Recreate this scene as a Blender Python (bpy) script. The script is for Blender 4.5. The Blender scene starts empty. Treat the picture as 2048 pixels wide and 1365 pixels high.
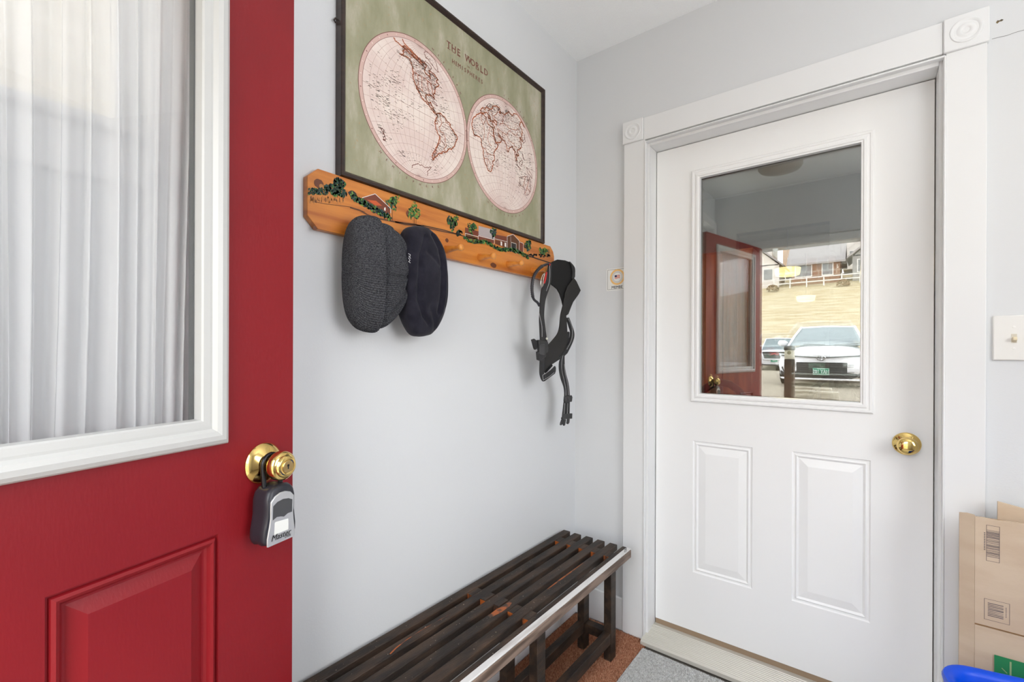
import bpy, bmesh, math, random
import numpy as np
from mathutils import Vector, Matrix
from mathutils.geometry import tessellate_polygon
random.seed(7)
SC = bpy.context.scene
COL = SC.collection
PI = math.pi

# ---------------------------------------------------------------- camera
F_PX = 919.04
CAM = Vector((1.0756, -1.872, 1.1846))
yaw, pitch, roll = math.radians(37.7646), math.radians(-.0461), math.radians(.2046)
fw = Vector((-math.sin(yaw)*math.cos(pitch), math.cos(yaw)*math.cos(pitch), math.sin(pitch)))
r0 = Vector((math.cos(yaw), math.sin(yaw), 0)); u0 = r0.cross(fw)
RT = r0*math.cos(roll) + u0*math.sin(roll); UP = RT.cross(fw)
cd = bpy.data.cameras.new('camera'); cam = bpy.data.objects.new('camera', cd); COL.objects.link(cam)
M = Matrix((RT, UP, -fw)).transposed().to_4x4(); M.translation = CAM; cam.matrix_world = M
cd.sensor_width = 36; cd.lens = 36*F_PX/2048; cd.shift_y = (703.9-682.5)/2048; cd.clip_start = .02; cd.clip_end = 500
SC.camera = cam

# ---------------------------------------------------------------- light and exposure
SC.view_settings.view_transform = 'Standard'; SC.view_settings.look = 'None'
SC.view_settings.gamma = 1; SC.view_settings.use_curve_mapping = False
SC.view_settings.exposure = 1.46
SKY = 3.0
w = bpy.data.worlds.new('overcast_sky'); SC.world = w; w.use_nodes = True
nt = w.node_tree; nt.nodes.clear()
out = nt.nodes.new('ShaderNodeOutputWorld'); bg = nt.nodes.new('ShaderNodeBackground')
tc = nt.nodes.new('ShaderNodeTexCoord'); sp = nt.nodes.new('ShaderNodeSeparateXYZ'); cr = nt.nodes.new('ShaderNodeValToRGB')
cr.color_ramp.elements[0].position = 0; cr.color_ramp.elements[0].color = (.97, .98, 1, 1)
cr.color_ramp.elements[1].position = 1; cr.color_ramp.elements[1].color = (.90, .95, 1, 1)
nt.links.new(tc.outputs['Generated'], sp.inputs[0]); nt.links.new(sp.outputs['Z'], cr.inputs[0])
nt.links.new(cr.outputs[0], bg.inputs[0]); bg.inputs[1].default_value = SKY; nt.links.new(bg.outputs[0], out.inputs[0])

def portal(name, loc, rot, sx, sy):
    l = bpy.data.lights.new(name, 'AREA'); l.shape = 'RECTANGLE'; l.size = sx; l.size_y = sy; l.cycles.is_portal = True
    o = bpy.data.objects.new(name, l); COL.objects.link(o); o.location = loc; o.rotation_euler = rot
fl_ = bpy.data.lights.new('added_ceiling_fill', 'AREA'); fl_.shape = 'DISK'; fl_.size = .5; fl_.energy = 3.2; fl_.color = (.98, .99, 1)
o = bpy.data.objects.new('added_ceiling_fill', fl_); COL.objects.link(o); o.location = (1.8, -1.25, 1.55); o.rotation_euler = (math.radians(162), 0, 0)   # added unseen fill lamp, aimed at the ceiling to brighten the upper room
SC.cycles.max_bounces = 14; SC.cycles.diffuse_bounces = 8; SC.cycles.transparent_max_bounces = 24
SC.cycles.use_denoising = True; SC.cycles.sample_clamp_indirect = 8
SC.cycles.caustics_reflective = False; SC.cycles.caustics_refractive = False

# ---------------------------------------------------------------- materials
def S(r, g, b):
    f = lambda c: (c/255/12.92) if c/255 <= .04045 else ((c/255+.055)/1.055)**2.4
    return (f(r), f(g), f(b))
MATS = {}
def mat(name, col, rough=.5, metal=0., var=None, vscale=8., vstretch=(1, 1, 1), bump=0., bscale=80., spec=.5, detail=4., coat=0., bstretch=(1, 1, 1), lo=.4, hi=.6, emit=None, es=0.):
    if name in MATS: return MATS[name]
    m = bpy.data.materials.new(name); m.use_nodes = True; MATS[name] = m
    t = m.node_tree; p = t.nodes['Principled BSDF']
    p.inputs['Base Color'].default_value = (*col, 1); p.inputs['Roughness'].default_value = rough
    p.inputs['Metallic'].default_value = metal; p.inputs['Specular IOR Level'].default_value = spec
    if coat: p.inputs['Coat Weight'].default_value = coat; p.inputs['Coat Roughness'].default_value = .15
    if emit: p.inputs['Emission Color'].default_value = (*emit, 1); p.inputs['Emission Strength'].default_value = es
    def noise(scale, st, det):
        c = t.nodes.new('ShaderNodeTexCoord'); mp = t.nodes.new('ShaderNodeMapping'); mp.inputs['Scale'].default_value = st
        n = t.nodes.new('ShaderNodeTexNoise'); n.inputs['Scale'].default_value = scale; n.inputs['Detail'].default_value = det
        t.links.new(c.outputs['Object'], mp.inputs[0]); t.links.new(mp.outputs[0], n.inputs[0]); return n
    if var:
        n = noise(vscale, vstretch, detail); r = t.nodes.new('ShaderNodeValToRGB')
        r.color_ramp.elements[0].color = (*col, 1); r.color_ramp.elements[0].position = lo
        r.color_ramp.elements[1].color = (*var, 1); r.color_ramp.elements[1].position = hi
        t.links.new(n.outputs[0], r.inputs[0]); t.links.new(r.outputs[0], p.inputs['Base Color'])
    if bump:
        n = noise(bscale, bstretch, 3.); b = t.nodes.new('ShaderNodeBump'); b.inputs['Strength'].default_value = bump; b.inputs['Distance'].default_value = .004
        t.links.new(n.outputs[0], b.inputs['Height']); t.links.new(b.outputs[0], p.inputs['Normal'])
    return m

def glass_mat(name, refl, tint=(1, 1, 1), rough=0., fres=True):
    m = bpy.data.materials.new(name); m.use_nodes = True; t = m.node_tree; t.nodes.clear()
    o = t.nodes.new('ShaderNodeOutputMaterial'); mx = t.nodes.new('ShaderNodeMixShader')
    tr = t.nodes.new('ShaderNodeBsdfTransparent'); gl = t.nodes.new('ShaderNodeBsdfGlossy')
    tr.inputs[0].default_value = (*tint, 1); gl.inputs['Roughness'].default_value = rough
    lw_ = t.nodes.new('ShaderNodeFresnel'); lw_.inputs[0].default_value = 1.5
    mt = t.nodes.new('ShaderNodeMath'); mt.operation = 'MAXIMUM'; mt.inputs[1].default_value = refl
    t.links.new(lw_.outputs[0], mt.inputs[0]); mx.inputs[0].default_value = refl
    if fres: t.links.new(mt.outputs[0], mx.inputs[0])
    t.links.new(tr.outputs[0], mx.inputs[1]); t.links.new(gl.outputs[0], mx.inputs[2]); t.links.new(mx.outputs[0], o.inputs[0])
    MATS[name] = m; return m

WALL = mat('wall_paint', (.655, .667, .677), .6, bump=.05, bscale=220, spec=.3)
CEIL = mat('ceiling_paint', (.88, .89, .89), .9, bump=.55, bscale=150, spec=.1)
TRIM = mat('trim_paint', (.745, .75, .75), .38, bump=.02, bscale=60)
DOORW = mat('white_door_paint', (.85, .855, .85), .34, bump=.02, bscale=50)
RED = mat('red_door_paint', S(132, 20, 28), .44, spec=.35, var=S(125, 18, 26), vscale=3, bump=.06, bscale=260, bstretch=(1, 1, .25))
GLASSW = glass_mat('door_glass', .18, (.86, .88, .86))
GLASSB = glass_mat('door_glass_rear', .14, (.86, .88, .86))
GLASSR = glass_mat('red_door_glass', .06, (.99, .99, .99), fres=False)
BRASS = mat('polished_brass', (.86, .62, .22), .10, 1.)
BRASSD = mat('worn_brass', (.62, .45, .2), .3, 1.)
BLACKP = mat('black_plastic', (.018, .018, .02), .4)
BLACKM = mat('black_metal', (.03, .03, .032), .25, .8)
RUBBER = mat('dark_rubber', (.017, .017, .024), .40)
SILVER = mat('silver_plate', (.58, .59, .60), .32, .55)
FRAMEW = mat('espresso_frame', (.022, .011, .008), .32, var=(.035, .018, .012), vscale=14, vstretch=(1, 1, 6))
PINE = mat('orange_pine', S(206, 128, 48), .38, var=S(168, 88, 24), vscale=5, vstretch=(3, .7, 9), detail=6, lo=.42, hi=.72, coat=.3)
PINEE = mat('pine_end_grain', S(196, 142, 78), .5)
PEGM = mat('pine_peg', S(214, 140, 58), .35, var=S(190, 112, 40), vscale=30, coat=.3)
BENCH = mat('dark_stained_wood', (.017, .011, .008), .5, var=(.075, .043, .026), vscale=16, vstretch=(2, .5, 2), detail=10, bump=.35, bscale=120, bstretch=(3, .4, 3), lo=.42, hi=.78, spec=.3)
BWORN = mat('worn_orange_wood', S(160, 82, 30), .5, var=(.04, .022, .014), vscale=40, lo=.45, hi=.6)
BWHITE = mat('white_edge', S(214, 212, 210), .32, var=S(150, 138, 128), vscale=9, vstretch=(4, .5, 4), lo=.55, hi=.8)  # white with random grey-brown streaks
BEDGE = mat('raw_grey_wood', S(132, 112, 98), .55, var=S(84, 66, 54), vscale=14, vstretch=(4, .4, 4))
CARPET = mat('rust_carpet', S(146, 96, 72), .95, var=S(178, 126, 98), vscale=70, spec=.05, lo=.35, hi=.7)
GREYMAT = mat('grey_mat', S(172, 172, 170), .95, var=S(206, 206, 204), vscale=110, spec=.05, lo=.35, hi=.7, bump=.6, bscale=300)
CARD = mat('cardboard', S(194, 172, 148), .8, var=S(202, 182, 158), vscale=6, vstretch=(1, 1, 3), bump=.1, bscale=90, spec=.15)
CARDE = mat('cardboard_edge', S(166, 130, 94), .9, spec=.1)
PRINTK = mat('carton_ink', S(96, 86, 88), .8)
GREENP = mat('carton_green', S(38, 130, 78), .6)
BLUEP = mat('blue_plastic', S(0, 76, 212), .35, spec=.3, var=S(0, 68, 198), vscale=4)
METALT = mat('threshold_metal', S(206, 202, 192), .42, .25)
SWEEP = mat('tan_weatherstrip', S(150, 128, 104), .7)
DARKGAP = mat('dark_gap', (.02, .02, .02), .8)
SPACER = mat('glazing_spacer', S(90, 92, 92), .4, .4)

# ---------------------------------------------------------------- mesh builder
class MB:
    def __init__(s): s.v = []; s.f = []; s.m = []; s.c = 0
    def mi(s, i): s.c = i; return s
    def add(s, vs, fs):
        b = len(s.v); s.v += [tuple(v) for v in vs]; s.f += [tuple(b+i for i in f) for f in fs]; s.m += [s.c]*len(fs); return s
    def box(s, x0, x1, y0, y1, z0, z1):
        return s.add([(x0, y0, z0), (x1, y0, z0), (x1, y1, z0), (x0, y1, z0), (x0, y0, z1), (x1, y0, z1), (x1, y1, z1), (x0, y1, z1)],
                     [(0, 3, 2, 1), (4, 5, 6, 7), (0, 1, 5, 4), (1, 2, 6, 5), (2, 3, 7, 6), (3, 0, 4, 7)])
    def quad(s, *p): return s.add(p, [tuple(range(len(p)))])
    def obox(s, c, ax, ay, az):   # centre and three half axes
        c = Vector(c); ax = Vector(ax); ay = Vector(ay); az = Vector(az)
        vs = [c+i*ax+j*ay+k*az for k in (-1, 1) for (i, j) in ((-1, -1), (1, -1), (1, 1), (-1, 1))]
        return s.add(vs, [(0, 3, 2, 1), (4, 5, 6, 7), (0, 1, 5, 4), (1, 2, 6, 5), (2, 3, 7, 6), (3, 0, 4, 7)])
    def loft(s, loops, caps=(True, True), closed=True):
        n = len(loops[0]); b = len(s.v); s.v += [tuple(p) for l in loops for p in l]
        for i in range(len(loops)-1):
            for j in range(n if closed else n-1):
                k = (j+1) % n
                s.f.append((b+i*n+j, b+i*n+k, b+(i+1)*n+k, b+(i+1)*n+j)); s.m.append(s.c)
        if caps[0]: s.f.append(tuple(b+j for j in reversed(range(n)))); s.m.append(s.c)
        if caps[1]: s.f.append(tuple(b+(len(loops)-1)*n+j for j in range(n))); s.m.append(s.c)
        return s
    def tube(s, path, r, seg=10, caps=(True, True), ell=1.):
        path = [Vector(p) for p in path]; rs = r if isinstance(r, (list, tuple)) else [r]*len(path)
        loops = []; up = None
        for i, p in enumerate(path):
            t = (path[min(i+1, len(path)-1)]-path[max(i-1, 0)]).normalized()
            if up is None: up = t.orthogonal().normalized()
            up = (up-t*up.dot(t)).normalized(); sd = t.cross(up)
            loops.append([p+(up*math.cos(2*PI*k/seg)+sd*math.sin(2*PI*k/seg)*ell)*rs[i] for k in range(seg)])
        return s.loft(loops, caps)
    def lathe(s, o, ax, prof, seg=32, caps=(True, True)):   # prof: (along, radius)
        o = Vector(o); ax = Vector(ax).normalized(); a = ax.orthogonal().normalized(); b = ax.cross(a)
        return s.loft([[o+ax*h+(a*math.cos(2*PI*k/seg)+b*math.sin(2*PI*k/seg))*r for k in range(seg)] for h, r in prof], caps)
    def poly(s, pts, t):      # flat outline with thickness vector t
        t = Vector(t); pts = [Vector(p) for p in pts]; n = len(pts)
        tri = tessellate_polygon([pts]); b = len(s.v); s.v += [tuple(p) for p in pts]+[tuple(p+t) for p in pts]
        for a in tri: s.f.append(tuple(b+i for i in a)); s.m.append(s.c); s.f.append(tuple(b+n+i for i in reversed(a))); s.m.append(s.c)
        for i in range(n):
            j = (i+1) % n; s.f.append((b+i, b+j, b+n+j, b+n+i)); s.m.append(s.c)
        return s
    def build(s, name, mats, parent=None, smooth=None, bevel=0., fix=True, seg=2):
        me = bpy.data.meshes.new(name)
        if not isinstance(mats, (list, tuple)): mats = [mats]
        inv = None
        if parent is not None: inv = WM[parent.name].inverted()
        vs = s.v if inv is None else [tuple(inv @ Vector(v)) for v in s.v]
        off = Vector((0, 0, 0))
        if parent is None and vs:
            a = np.array(vs); off = Vector(((a[:, 0].min()+a[:, 0].max())/2, (a[:, 1].min()+a[:, 1].max())/2, a[:, 2].min()))
            vs = [tuple(Vector(v)-off) for v in vs]
        me.from_pydata(vs, [], s.f)
        for m in mats: me.materials.append(m)
        me.polygons.foreach_set('material_index', s.m)
        if fix:
            bm = bmesh.new(); bm.from_mesh(me)
            if bevel:
                bmesh.ops.remove_doubles(bm, verts=bm.verts, dist=1e-6)
            bmesh.ops.recalc_face_normals(bm, faces=bm.faces); bm.to_mesh(me); bm.free()
        o = bpy.data.objects.new(name, me); COL.objects.link(o)
        if parent is not None: o.parent = parent; WM[o.name] = WM[parent.name]
        else: o.location = off; WM[o.name] = Matrix.Translation(off)
        if smooth is not None:
            me.polygons.foreach_set('use_smooth', [True]*len(me.polygons))
            if smooth < 180: me.set_sharp_from_angle(angle=math.radians(smooth))
        if bevel:
            b = o.modifiers.new('bevel', 'BEVEL'); b.width = bevel; b.segments = seg; b.limit_method = 'ANGLE'; b.angle_limit = math.radians(40)
            if smooth is None:
                me.polygons.foreach_set('use_smooth', [True]*len(me.polygons)); me.set_sharp_from_angle(angle=math.radians(60))
        return o
WM = {}
def tag(o, label=None, cat=None, group=None, kind=None):
    if label: o['label'] = label
    if cat: o['category'] = cat
    if group: o['group'] = group
    if kind: o['kind'] = kind
    return o
def thing(name, label, cat, loc, group=None, kind=None):
    o = bpy.data.objects.new(name, None); COL.objects.link(o); o.location = loc; o.empty_display_size = .05
    WM[o.name] = Matrix.Translation(Vector(loc)); return tag(o, label, cat, group, kind)
def struct(name, mb, m, label, cat, **k): return tag(mb.build(name, m, None, **k), label, cat, kind='structure')

def txt(s, size, extrude=0.):
    c = bpy.data.curves.new('t', 'FONT'); c.body = s; c.size = size; c.align_x = 'CENTER'; c.align_y = 'CENTER'; c.extrude = extrude; c.resolution_u = 2
    o = bpy.data.objects.new('t', c); me = bpy.data.meshes.new_from_object(o)
    v = [tuple(q.co) for q in me.vertices]; f = [tuple(p.vertices) for p in me.polygons]
    bpy.data.objects.remove(o); bpy.data.curves.remove(c); bpy.data.meshes.remove(me); return v, f
def put_txt(mb, s, size, o, u, v, n=(0, 0, 0), lift=0., shear=0., bold=.018):
    vs, fs = txt(s, size); o = Vector(o); u = Vector(u); v = Vector(v); n = Vector(n)
    for k_, (du, dv) in enumerate(((0, 0), (1, .5), (-1, -.5)) if bold else ((0, 0),)):
        nn = u.cross(v).normalized()*(.00002*k_)
        mb.add([o+u*(a+shear*b+du*bold*size)+v*(b+dv*bold*size)+n*lift+nn for a, b, c in vs], fs)

def ray(px, py): return RT*((px-1024)/F_PX)+UP*((703.9-py)/F_PX)+fw
def PX(px, py, x):            # point of the plane x = const seen along that ray (survey of the photograph)
    r = ray(px, py); return CAM+r*((x-CAM.x)/r.x)
def PY(px, py, y):
    r = ray(px, py); return CAM+r*((y-CAM.y)/r.y)

# rect mouldings: mapping fn(u, v, h) -> point
def rect_loops(mb, fn, u0, u1, v0, v1, prof, fill=True):
    loops = []
    for off, h in prof:
        loops.append([fn(u0+off, v0+off, h), fn(u1-off, v0+off, h), fn(u1-off, v1-off, h), fn(u0+off, v1-off, h)])
    mb.loft(loops, caps=(False, fill)); return mb
def slab(mb, fn, u0, u1, v0, v1, holes, th, h0=0.):   # front face at h0 with holes, back face at h0-th, reveals
    us = sorted({u0, u1, *[h[0] for h in holes], *[h[1] for h in holes]}); vs = sorted({v0, v1, *[h[2] for h in holes], *[h[3] for h in holes]})
    for i in range(len(us)-1):
        for j in range(len(vs)-1):
            cu, cv = (us[i]+us[i+1])/2, (vs[j]+vs[j+1])/2
            hole = [h for h in holes if h[0] < cu < h[1] and h[2] < cv < h[3]]
            if not hole: mb.quad(fn(us[i], vs[j], h0), fn(us[i+1], vs[j], h0), fn(us[i+1], vs[j+1], h0), fn(us[i], vs[j+1], h0))
            if not hole or not hole[0][4]: mb.quad(fn(us[i], vs[j], h0-th), fn(us[i], vs[j+1], h0-th), fn(us[i+1], vs[j+1], h0-th), fn(us[i+1], vs[j], h0-th))
    rect_loops(mb, fn, u0, u1, v0, v1, [(0, h0), (0, h0-th)], False)
    for h in holes:
        if h[4]: rect_loops(mb, fn, h[0], h[1], h[2], h[3], [(0, h0), (0, h0-th)], False)

# ================================================================= THE ROOM
FZ = -.02; CZ = 2.534; YE = -2.27; XR = 2.30; WT = .14
# left wall with window_1 behind the open door
WY0, WY1, WZ0, WZ1 = -2.20, -1.61, 1.58, 2.26
mb = MB()
for a in ((-WT, 0, YE-WT, WY0, FZ-.1, CZ), (-WT, 0, WY1, 0, FZ-.1, CZ), (-WT, 0, WY0, WY1, FZ-.1, WZ0), (-WT, 0, WY0, WY1, WZ1, CZ)): mb.box(*a)
struct('wall_left', mb, WALL, 'pale grey left wall behind the map and the bench', 'wall')
mb = MB()   # door wall
DX0, DX1, DZ1 = .3535, 1.2385, 2.046
JX0, JX1, JZ1 = .338, 1.2535, 2.062
for a in ((-WT, JX0-.012, 0, .13, FZ-.1, CZ), (JX1+.012, XR+WT, 0, .13, FZ-.1, CZ), (JX0-.012, JX1+.012, 0, .13, JZ1+.012, CZ)): mb.box(*a)
struct('wall_far', mb, WALL, 'pale grey wall around the white door', 'wall')
EX0, EX1, EZ1 = .35, 1.26, 2.045
mb = MB()
for a in ((-WT, EX0, YE-WT, YE, FZ-.3, CZ), (EX1, XR+WT, YE-WT, YE, FZ-.3, CZ), (EX0, EX1, YE-WT, YE, EZ1, CZ)): mb.box(*a)
struct('wall_entry', mb, WALL, 'grey entry wall with the open doorway to the parking area', 'wall')
RW0, RW1, RZ0, RZ1 = -1.75, -.55, .95, 2.15
mb = MB()
for a in ((XR, XR+WT, YE-WT, RW0, FZ-.1, CZ), (XR, XR+WT, RW1, .13, FZ-.1, CZ), (XR, XR+WT, RW0, RW1, FZ-.1, RZ0), (XR, XR+WT, RW0, RW1, RZ1, CZ)): mb.box(*a)
struct('wall_right', mb, WALL, 'pale grey right wall with an added window, outside the frame', 'wall')
struct('ceiling', MB().box(-WT, XR+WT, YE-WT, .13, CZ, CZ+.12), CEIL, 'white popcorn textured ceiling', 'ceiling')
struct('floor', MB().box(-WT, XR+WT, YE-WT, .13, FZ-.12, FZ-.012), mat('subfloor', (.25, .22, .19), .8), 'bare floor under the mats', 'floor')
portal('doorway_portal', ((EX0+EX1)/2, YE-WT-.01, EZ1/2), (-PI/2, 0, 0), EX1-EX0, EZ1-FZ)
portal('added_window_portal', (XR+WT+.01, (RW0+RW1)/2, (RZ0+RZ1)/2), (0, PI/2, 0), RZ1-RZ0, RW1-RW0)  # portal of the added right wall window
portal('left_window_portal', (-WT-.01, (WY0+WY1)/2, (WZ0+WZ1)/2), (0, -PI/2, 0), WZ1-WZ0, WY1-WY0)
# entry door frame
mb = MB()
for a in ((EX0-.06, EX0, YE, YE+.018, FZ, EZ1+.06), (EX1, EX1+.06, YE, YE+.018, FZ, EZ1+.06), (EX0, EX1, YE, YE+.018, EZ1, EZ1+.06)): mb.box(*a)
struct('trim_1', mb, TRIM, 'white casing around the entry doorway behind the photographer', 'trim', bevel=.003)

# windows
def window(name, wx0, wx1, y0, y1, z0, z1, inx, label):
    t = thing(name, label, 'window', (inx, (y0+y1)/2, z0), kind='structure')
    d = 1 if inx < 1 else -1; c = .062
    mb = MB()
    for a in ((y0-c, y0, z0-c, z1+c), (y1, y1+c, z0-c, z1+c), (y0, y1, z1, z1+c)):
        mb.box(inx, inx+d*.018, a[0], a[1], a[2], a[3])
    mb.build('casing', TRIM, t, bevel=.003)
    MB().box(inx, inx+d*.016, y0, y1, z0-c-.035, z0-.012).build('apron', TRIM, t, bevel=.002)
    MB().box(inx, inx+d*.04, y0-.02, y1+.02, z0-.012, z0+.006).build('sill', TRIM, t, bevel=.003)
    mb = MB(); f = .035; xm = (wx0+wx1)/2
    mb.box(xm-.02, xm+.02, y0, y0+f, z0, z1); mb.box(xm-.02, xm+.02, y1-f, y1, z0, z1); mb.box(xm-.02, xm+.02, y0+f, y1-f, z0, z0+f); mb.box(xm-.02, xm+.02, y0+f, y1-f, z1-f, z1)
    mb.build('sash', TRIM, t, bevel=.002)
    MB().box(xm-.003, xm+.003, y0+f, y1-f, z0+f, z1-f).build('pane', GLASSR, t)
    return t
window('window_1', -WT, 0, WY0, WY1, WZ0, WZ1, 0., 'small white window behind the red door, seen through the sheer curtain')
window('added_window_2', XR, XR+WT, RW0, RW1, RZ0, RZ1, XR, 'added white window in the right wall, unseen, for more daylight')  # unseen window added to bring more daylight into the room
CLAP = mat('cream_clapboard', S(226, 220, 206), .7)
nh = thing('clapboard_wall', 'cream clapboard side of the building seen through the curtain and small window', 'siding', (-1.12, -2.1, -.2))
MB().box(-1.25, -1.12, -5.2, .6, -.2, 4.2).build('sheathing', CLAP, nh)
struct('added_shade_soffit', MB().box(-1.03, -WT, -4.2, .5, 2.62, 2.74), mat('soffit_white', S(216, 214, 210), .8), 'added unseen soffit that blocks skylight between the two walls outside the small window', 'soffit')  # unseen soffit added to cut the skylight reaching the small window
b0 = MB().loft([[(-1.12, y, .8), (-1.097, y, .8), (-1.112, y, .898), (-1.12, y, .898)] for y in (-5.2, .6)]).build('clapboard', CLAP, nh)
for k in range(1, 34):
    c = b0.copy(); COL.objects.link(c); c.parent = nh; c.location = (0, 0, k*.0985)

# ---------------------------------------------------------------- white door (door_1)
YD = .078
d1 = thing('door_1', 'closed white half-glass door with two raised lower panels', 'door', ((DX0+DX1)/2, YD+.02, .035), kind='structure')
fnw = lambda u, v, h: (u, YD-h, v)
GX0, GX1, GZ0, GZ1 = .5345, 1.0577, 1.0115, 1.8925
mb = MB(); pans = [(.508, .7285, .279, .8205, False), (.858, 1.0845, .279, .8235, False)]
slab(mb, fnw, DX0, DX1, .0375, 2.0435, [(GX0-.012, GX1+.012, GZ0-.012, GZ1+.012, True)]+pans, .044)
mb.build('door_slab', DOORW, d1)
for q in pans:
    rect_loops(MB(), fnw, *q[:4], [(0, 0), (.004, -.0045), (.009, -.0045), (.014, -.001), (.018, -.0035), (.021, -.0055), (.048, -.0005), (.050, -.0003)]).build('raised_panel', DOORW, d1, fix=False)
rect_loops(MB(), fnw, .4995, 1.0905, .981, 1.928, [(0, 0), (0, .006), (.004, .0105), (.010, .0105), (.012, .008), (.018, .0085), (.020, .012), (.027, .0125), (.030, .0095), (.0345, .0095), (.036, -.008)], False).build('glazing_frame', DOORW, d1, fix=False)
mb = MB()
rect_loops(mb, fnw, GX0-.004, GX1+.004, GZ0-.004, GZ1+.004, [(0, -.006), (.0045, -.006), (.0045, -.018)], False)
mb.build('glazing_seal', SPACER, d1, fix=False)
MB().box(GX0-.003, GX1+.003, YD+.0105, YD+.0125, GZ0-.003, GZ1+.003).build('glass_pane', GLASSW, d1)
th = math.radians(.30)
gb = MB(); c = Vector(((GX0+GX1)/2, YD+.026, (GZ0+GZ1)/2)); n = Vector((math.sin(th)*.75, -math.cos(th), -math.sin(th))).normalized()
ux = Vector((1, 0, 0)); ux = (ux-n*ux.dot(n)).normalized(); uz = ux.cross(n)
gb.obox(c, ux*((GX1-GX0)/2+.002), uz*((GZ1-GZ0)/2+.002), n*.001).build('rear_glass_pane', GLASSB, d1)
# knob
kx, kz = 1.1747, .8912
k = MB().lathe((kx, YD, kz), (0, -1, 0), [(0, .0355), (.003, .0365), (.006, .035), (.009, .030), (.012, .020), (.014, .0165)], 40, (True, True)).build('knob_rose', BRASS, d1, smooth=35)
MB().lathe((kx, YD, kz), (0, -1, 0), [(.012, .011), (.026, .011), (.030, .018), (.036, .0245), (.045, .0272), (.053, .0262), (.059, .0222), (.062, .0150), (.0635, .006), (.0637, .001)], 40).build('knob', BRASS, k, smooth=60)
MB().box(DX0, DX1, YD+.003, YD+.036, .012, .036).build('bottom_sweep', SWEEP, d1)
# jamb and stop
mb = MB()
for a in ((JX0-.012, DX0-.003, -.0, .13, FZ, JZ1+.012), (DX1+.003, JX1+.012, -.0, .13, FZ, JZ1+.012), (DX0-.003, DX1+.003, -.0, .13, DZ1+.001, JZ1+.012)): mb.box(*a)
mb.box(JX0-.002, JX0+.004, -.022, 0, FZ, JZ1).box(JX1-.004, JX1+.002, -.022, 0, FZ, JZ1).box(JX0, JX1, -.022, 0, JZ1-.004, JZ1+.002)
struct('trim_2', mb, TRIM, 'white jamb set back around the white door', 'trim', bevel=.0025)
# casings
struct('trim_3', MB().box(.2443, JX0-.001, -.0185, 0, FZ, 2.0725), TRIM, 'white flat casing left of the white door', 'trim', bevel=.002)
struct('trim_4', MB().box(JX1+.001, 1.3407, -.0185, 0, FZ, 2.0675), TRIM, 'white flat casing right of the white door', 'trim', bevel=.002)
struct('trim_5', MB().box(.3315, 1.2482, -.0185, 0, 2.0705, 2.164), TRIM, 'white head casing over the white door', 'trim', bevel=.002)
def rosette(name, x0, x1, z0, z1, label):
    t = thing(name, label, 'trim', ((x0+x1)/2, 0, z0), kind='structure')
    MB().box(x0, x1, -.0255, 0, z0, z1).build('block', TRIM, t, bevel=.003)
    MB().lathe(((x0+x1)/2, -.0255, (z0+z1)/2), (0, -1, 0), [(-.001, .036), (.0025, .034), (.003, .031), (.0005, .027), (-.001, .024), (.001, .019), (.003, .015), (.002, .010), (-.001, .006), (.0005, .001)], 48, (False, True)).build('bullseye', TRIM, t, smooth=50)
rosette('trim_6', .2398, .3312, 2.0723, 2.1655, 'white bullseye corner block at the upper left of the door casing')
rosette('trim_7', 1.2482, 1.3442, 2.0673, 2.1665, 'white bullseye corner block at the upper right of the door casing')
struct('baseboard_far', MB().box(.0, .2443, -.013, 0, FZ, .118).box(1.3407, XR, -.013, 0, FZ, .118), TRIM, 'white baseboard along the door wall', 'baseboard', bevel=.003)
bb = thing('baseboard_left', 'white baseboard of butted boards behind the bench', 'baseboard', (.006, -.7, FZ), kind='structure')
yy = 0.
for L in (.155, .30, .36, .42, .5, .53):
    MB().box(.0, .013, yy-L+.001, yy-.001, FZ, .112+.004*random.random()).build('board', TRIM, bb, bevel=.0015); yy -= L
struct('baseboard_right', MB().box(XR-.013, XR, YE, 0, FZ, .118), TRIM, 'white baseboard along the right wall', 'baseboard', bevel=.003)
# chipped patch and settling crack
t = MB(); cpt = PY(2000, 42, -.0006)
t.poly([(cpt.x+a, -.0008, cpt.z+b) for a, b in ((-.008, -.001), (-.005, .004), (-.001, .002), (.003, .004), (.007, .001), (.004, -.002), (-.001, -.001), (-.005, -.005))], (0, .0008, 0))
tag(t.build('wall_chip', mat('exposed_board', S(120, 100, 66), .8, var=S(60, 62, 58), vscale=90)), 'small brown chip in the wall paint right of the corner block', 'chip')
t = MB(); a = [PY(x, y, -.0004) for x, y in ((1984, 78), (2000, 74), (2014, 71), (2030, 65), (2048, 60), (2070, 53))]
for i in range(len(a)-1): t.quad(a[i]+Vector((0, 0, -.0006)), a[i+1]+Vector((0, 0, -.0006)), a[i+1]+Vector((0, 0, .0006)), a[i]+Vector((0, 0, .0006)))
tag(t.build('wall_crack', mat('crack_grey', S(120, 120, 116), .8)), 'fine hairline crack running right from the upper right corner block', 'crack')

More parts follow.
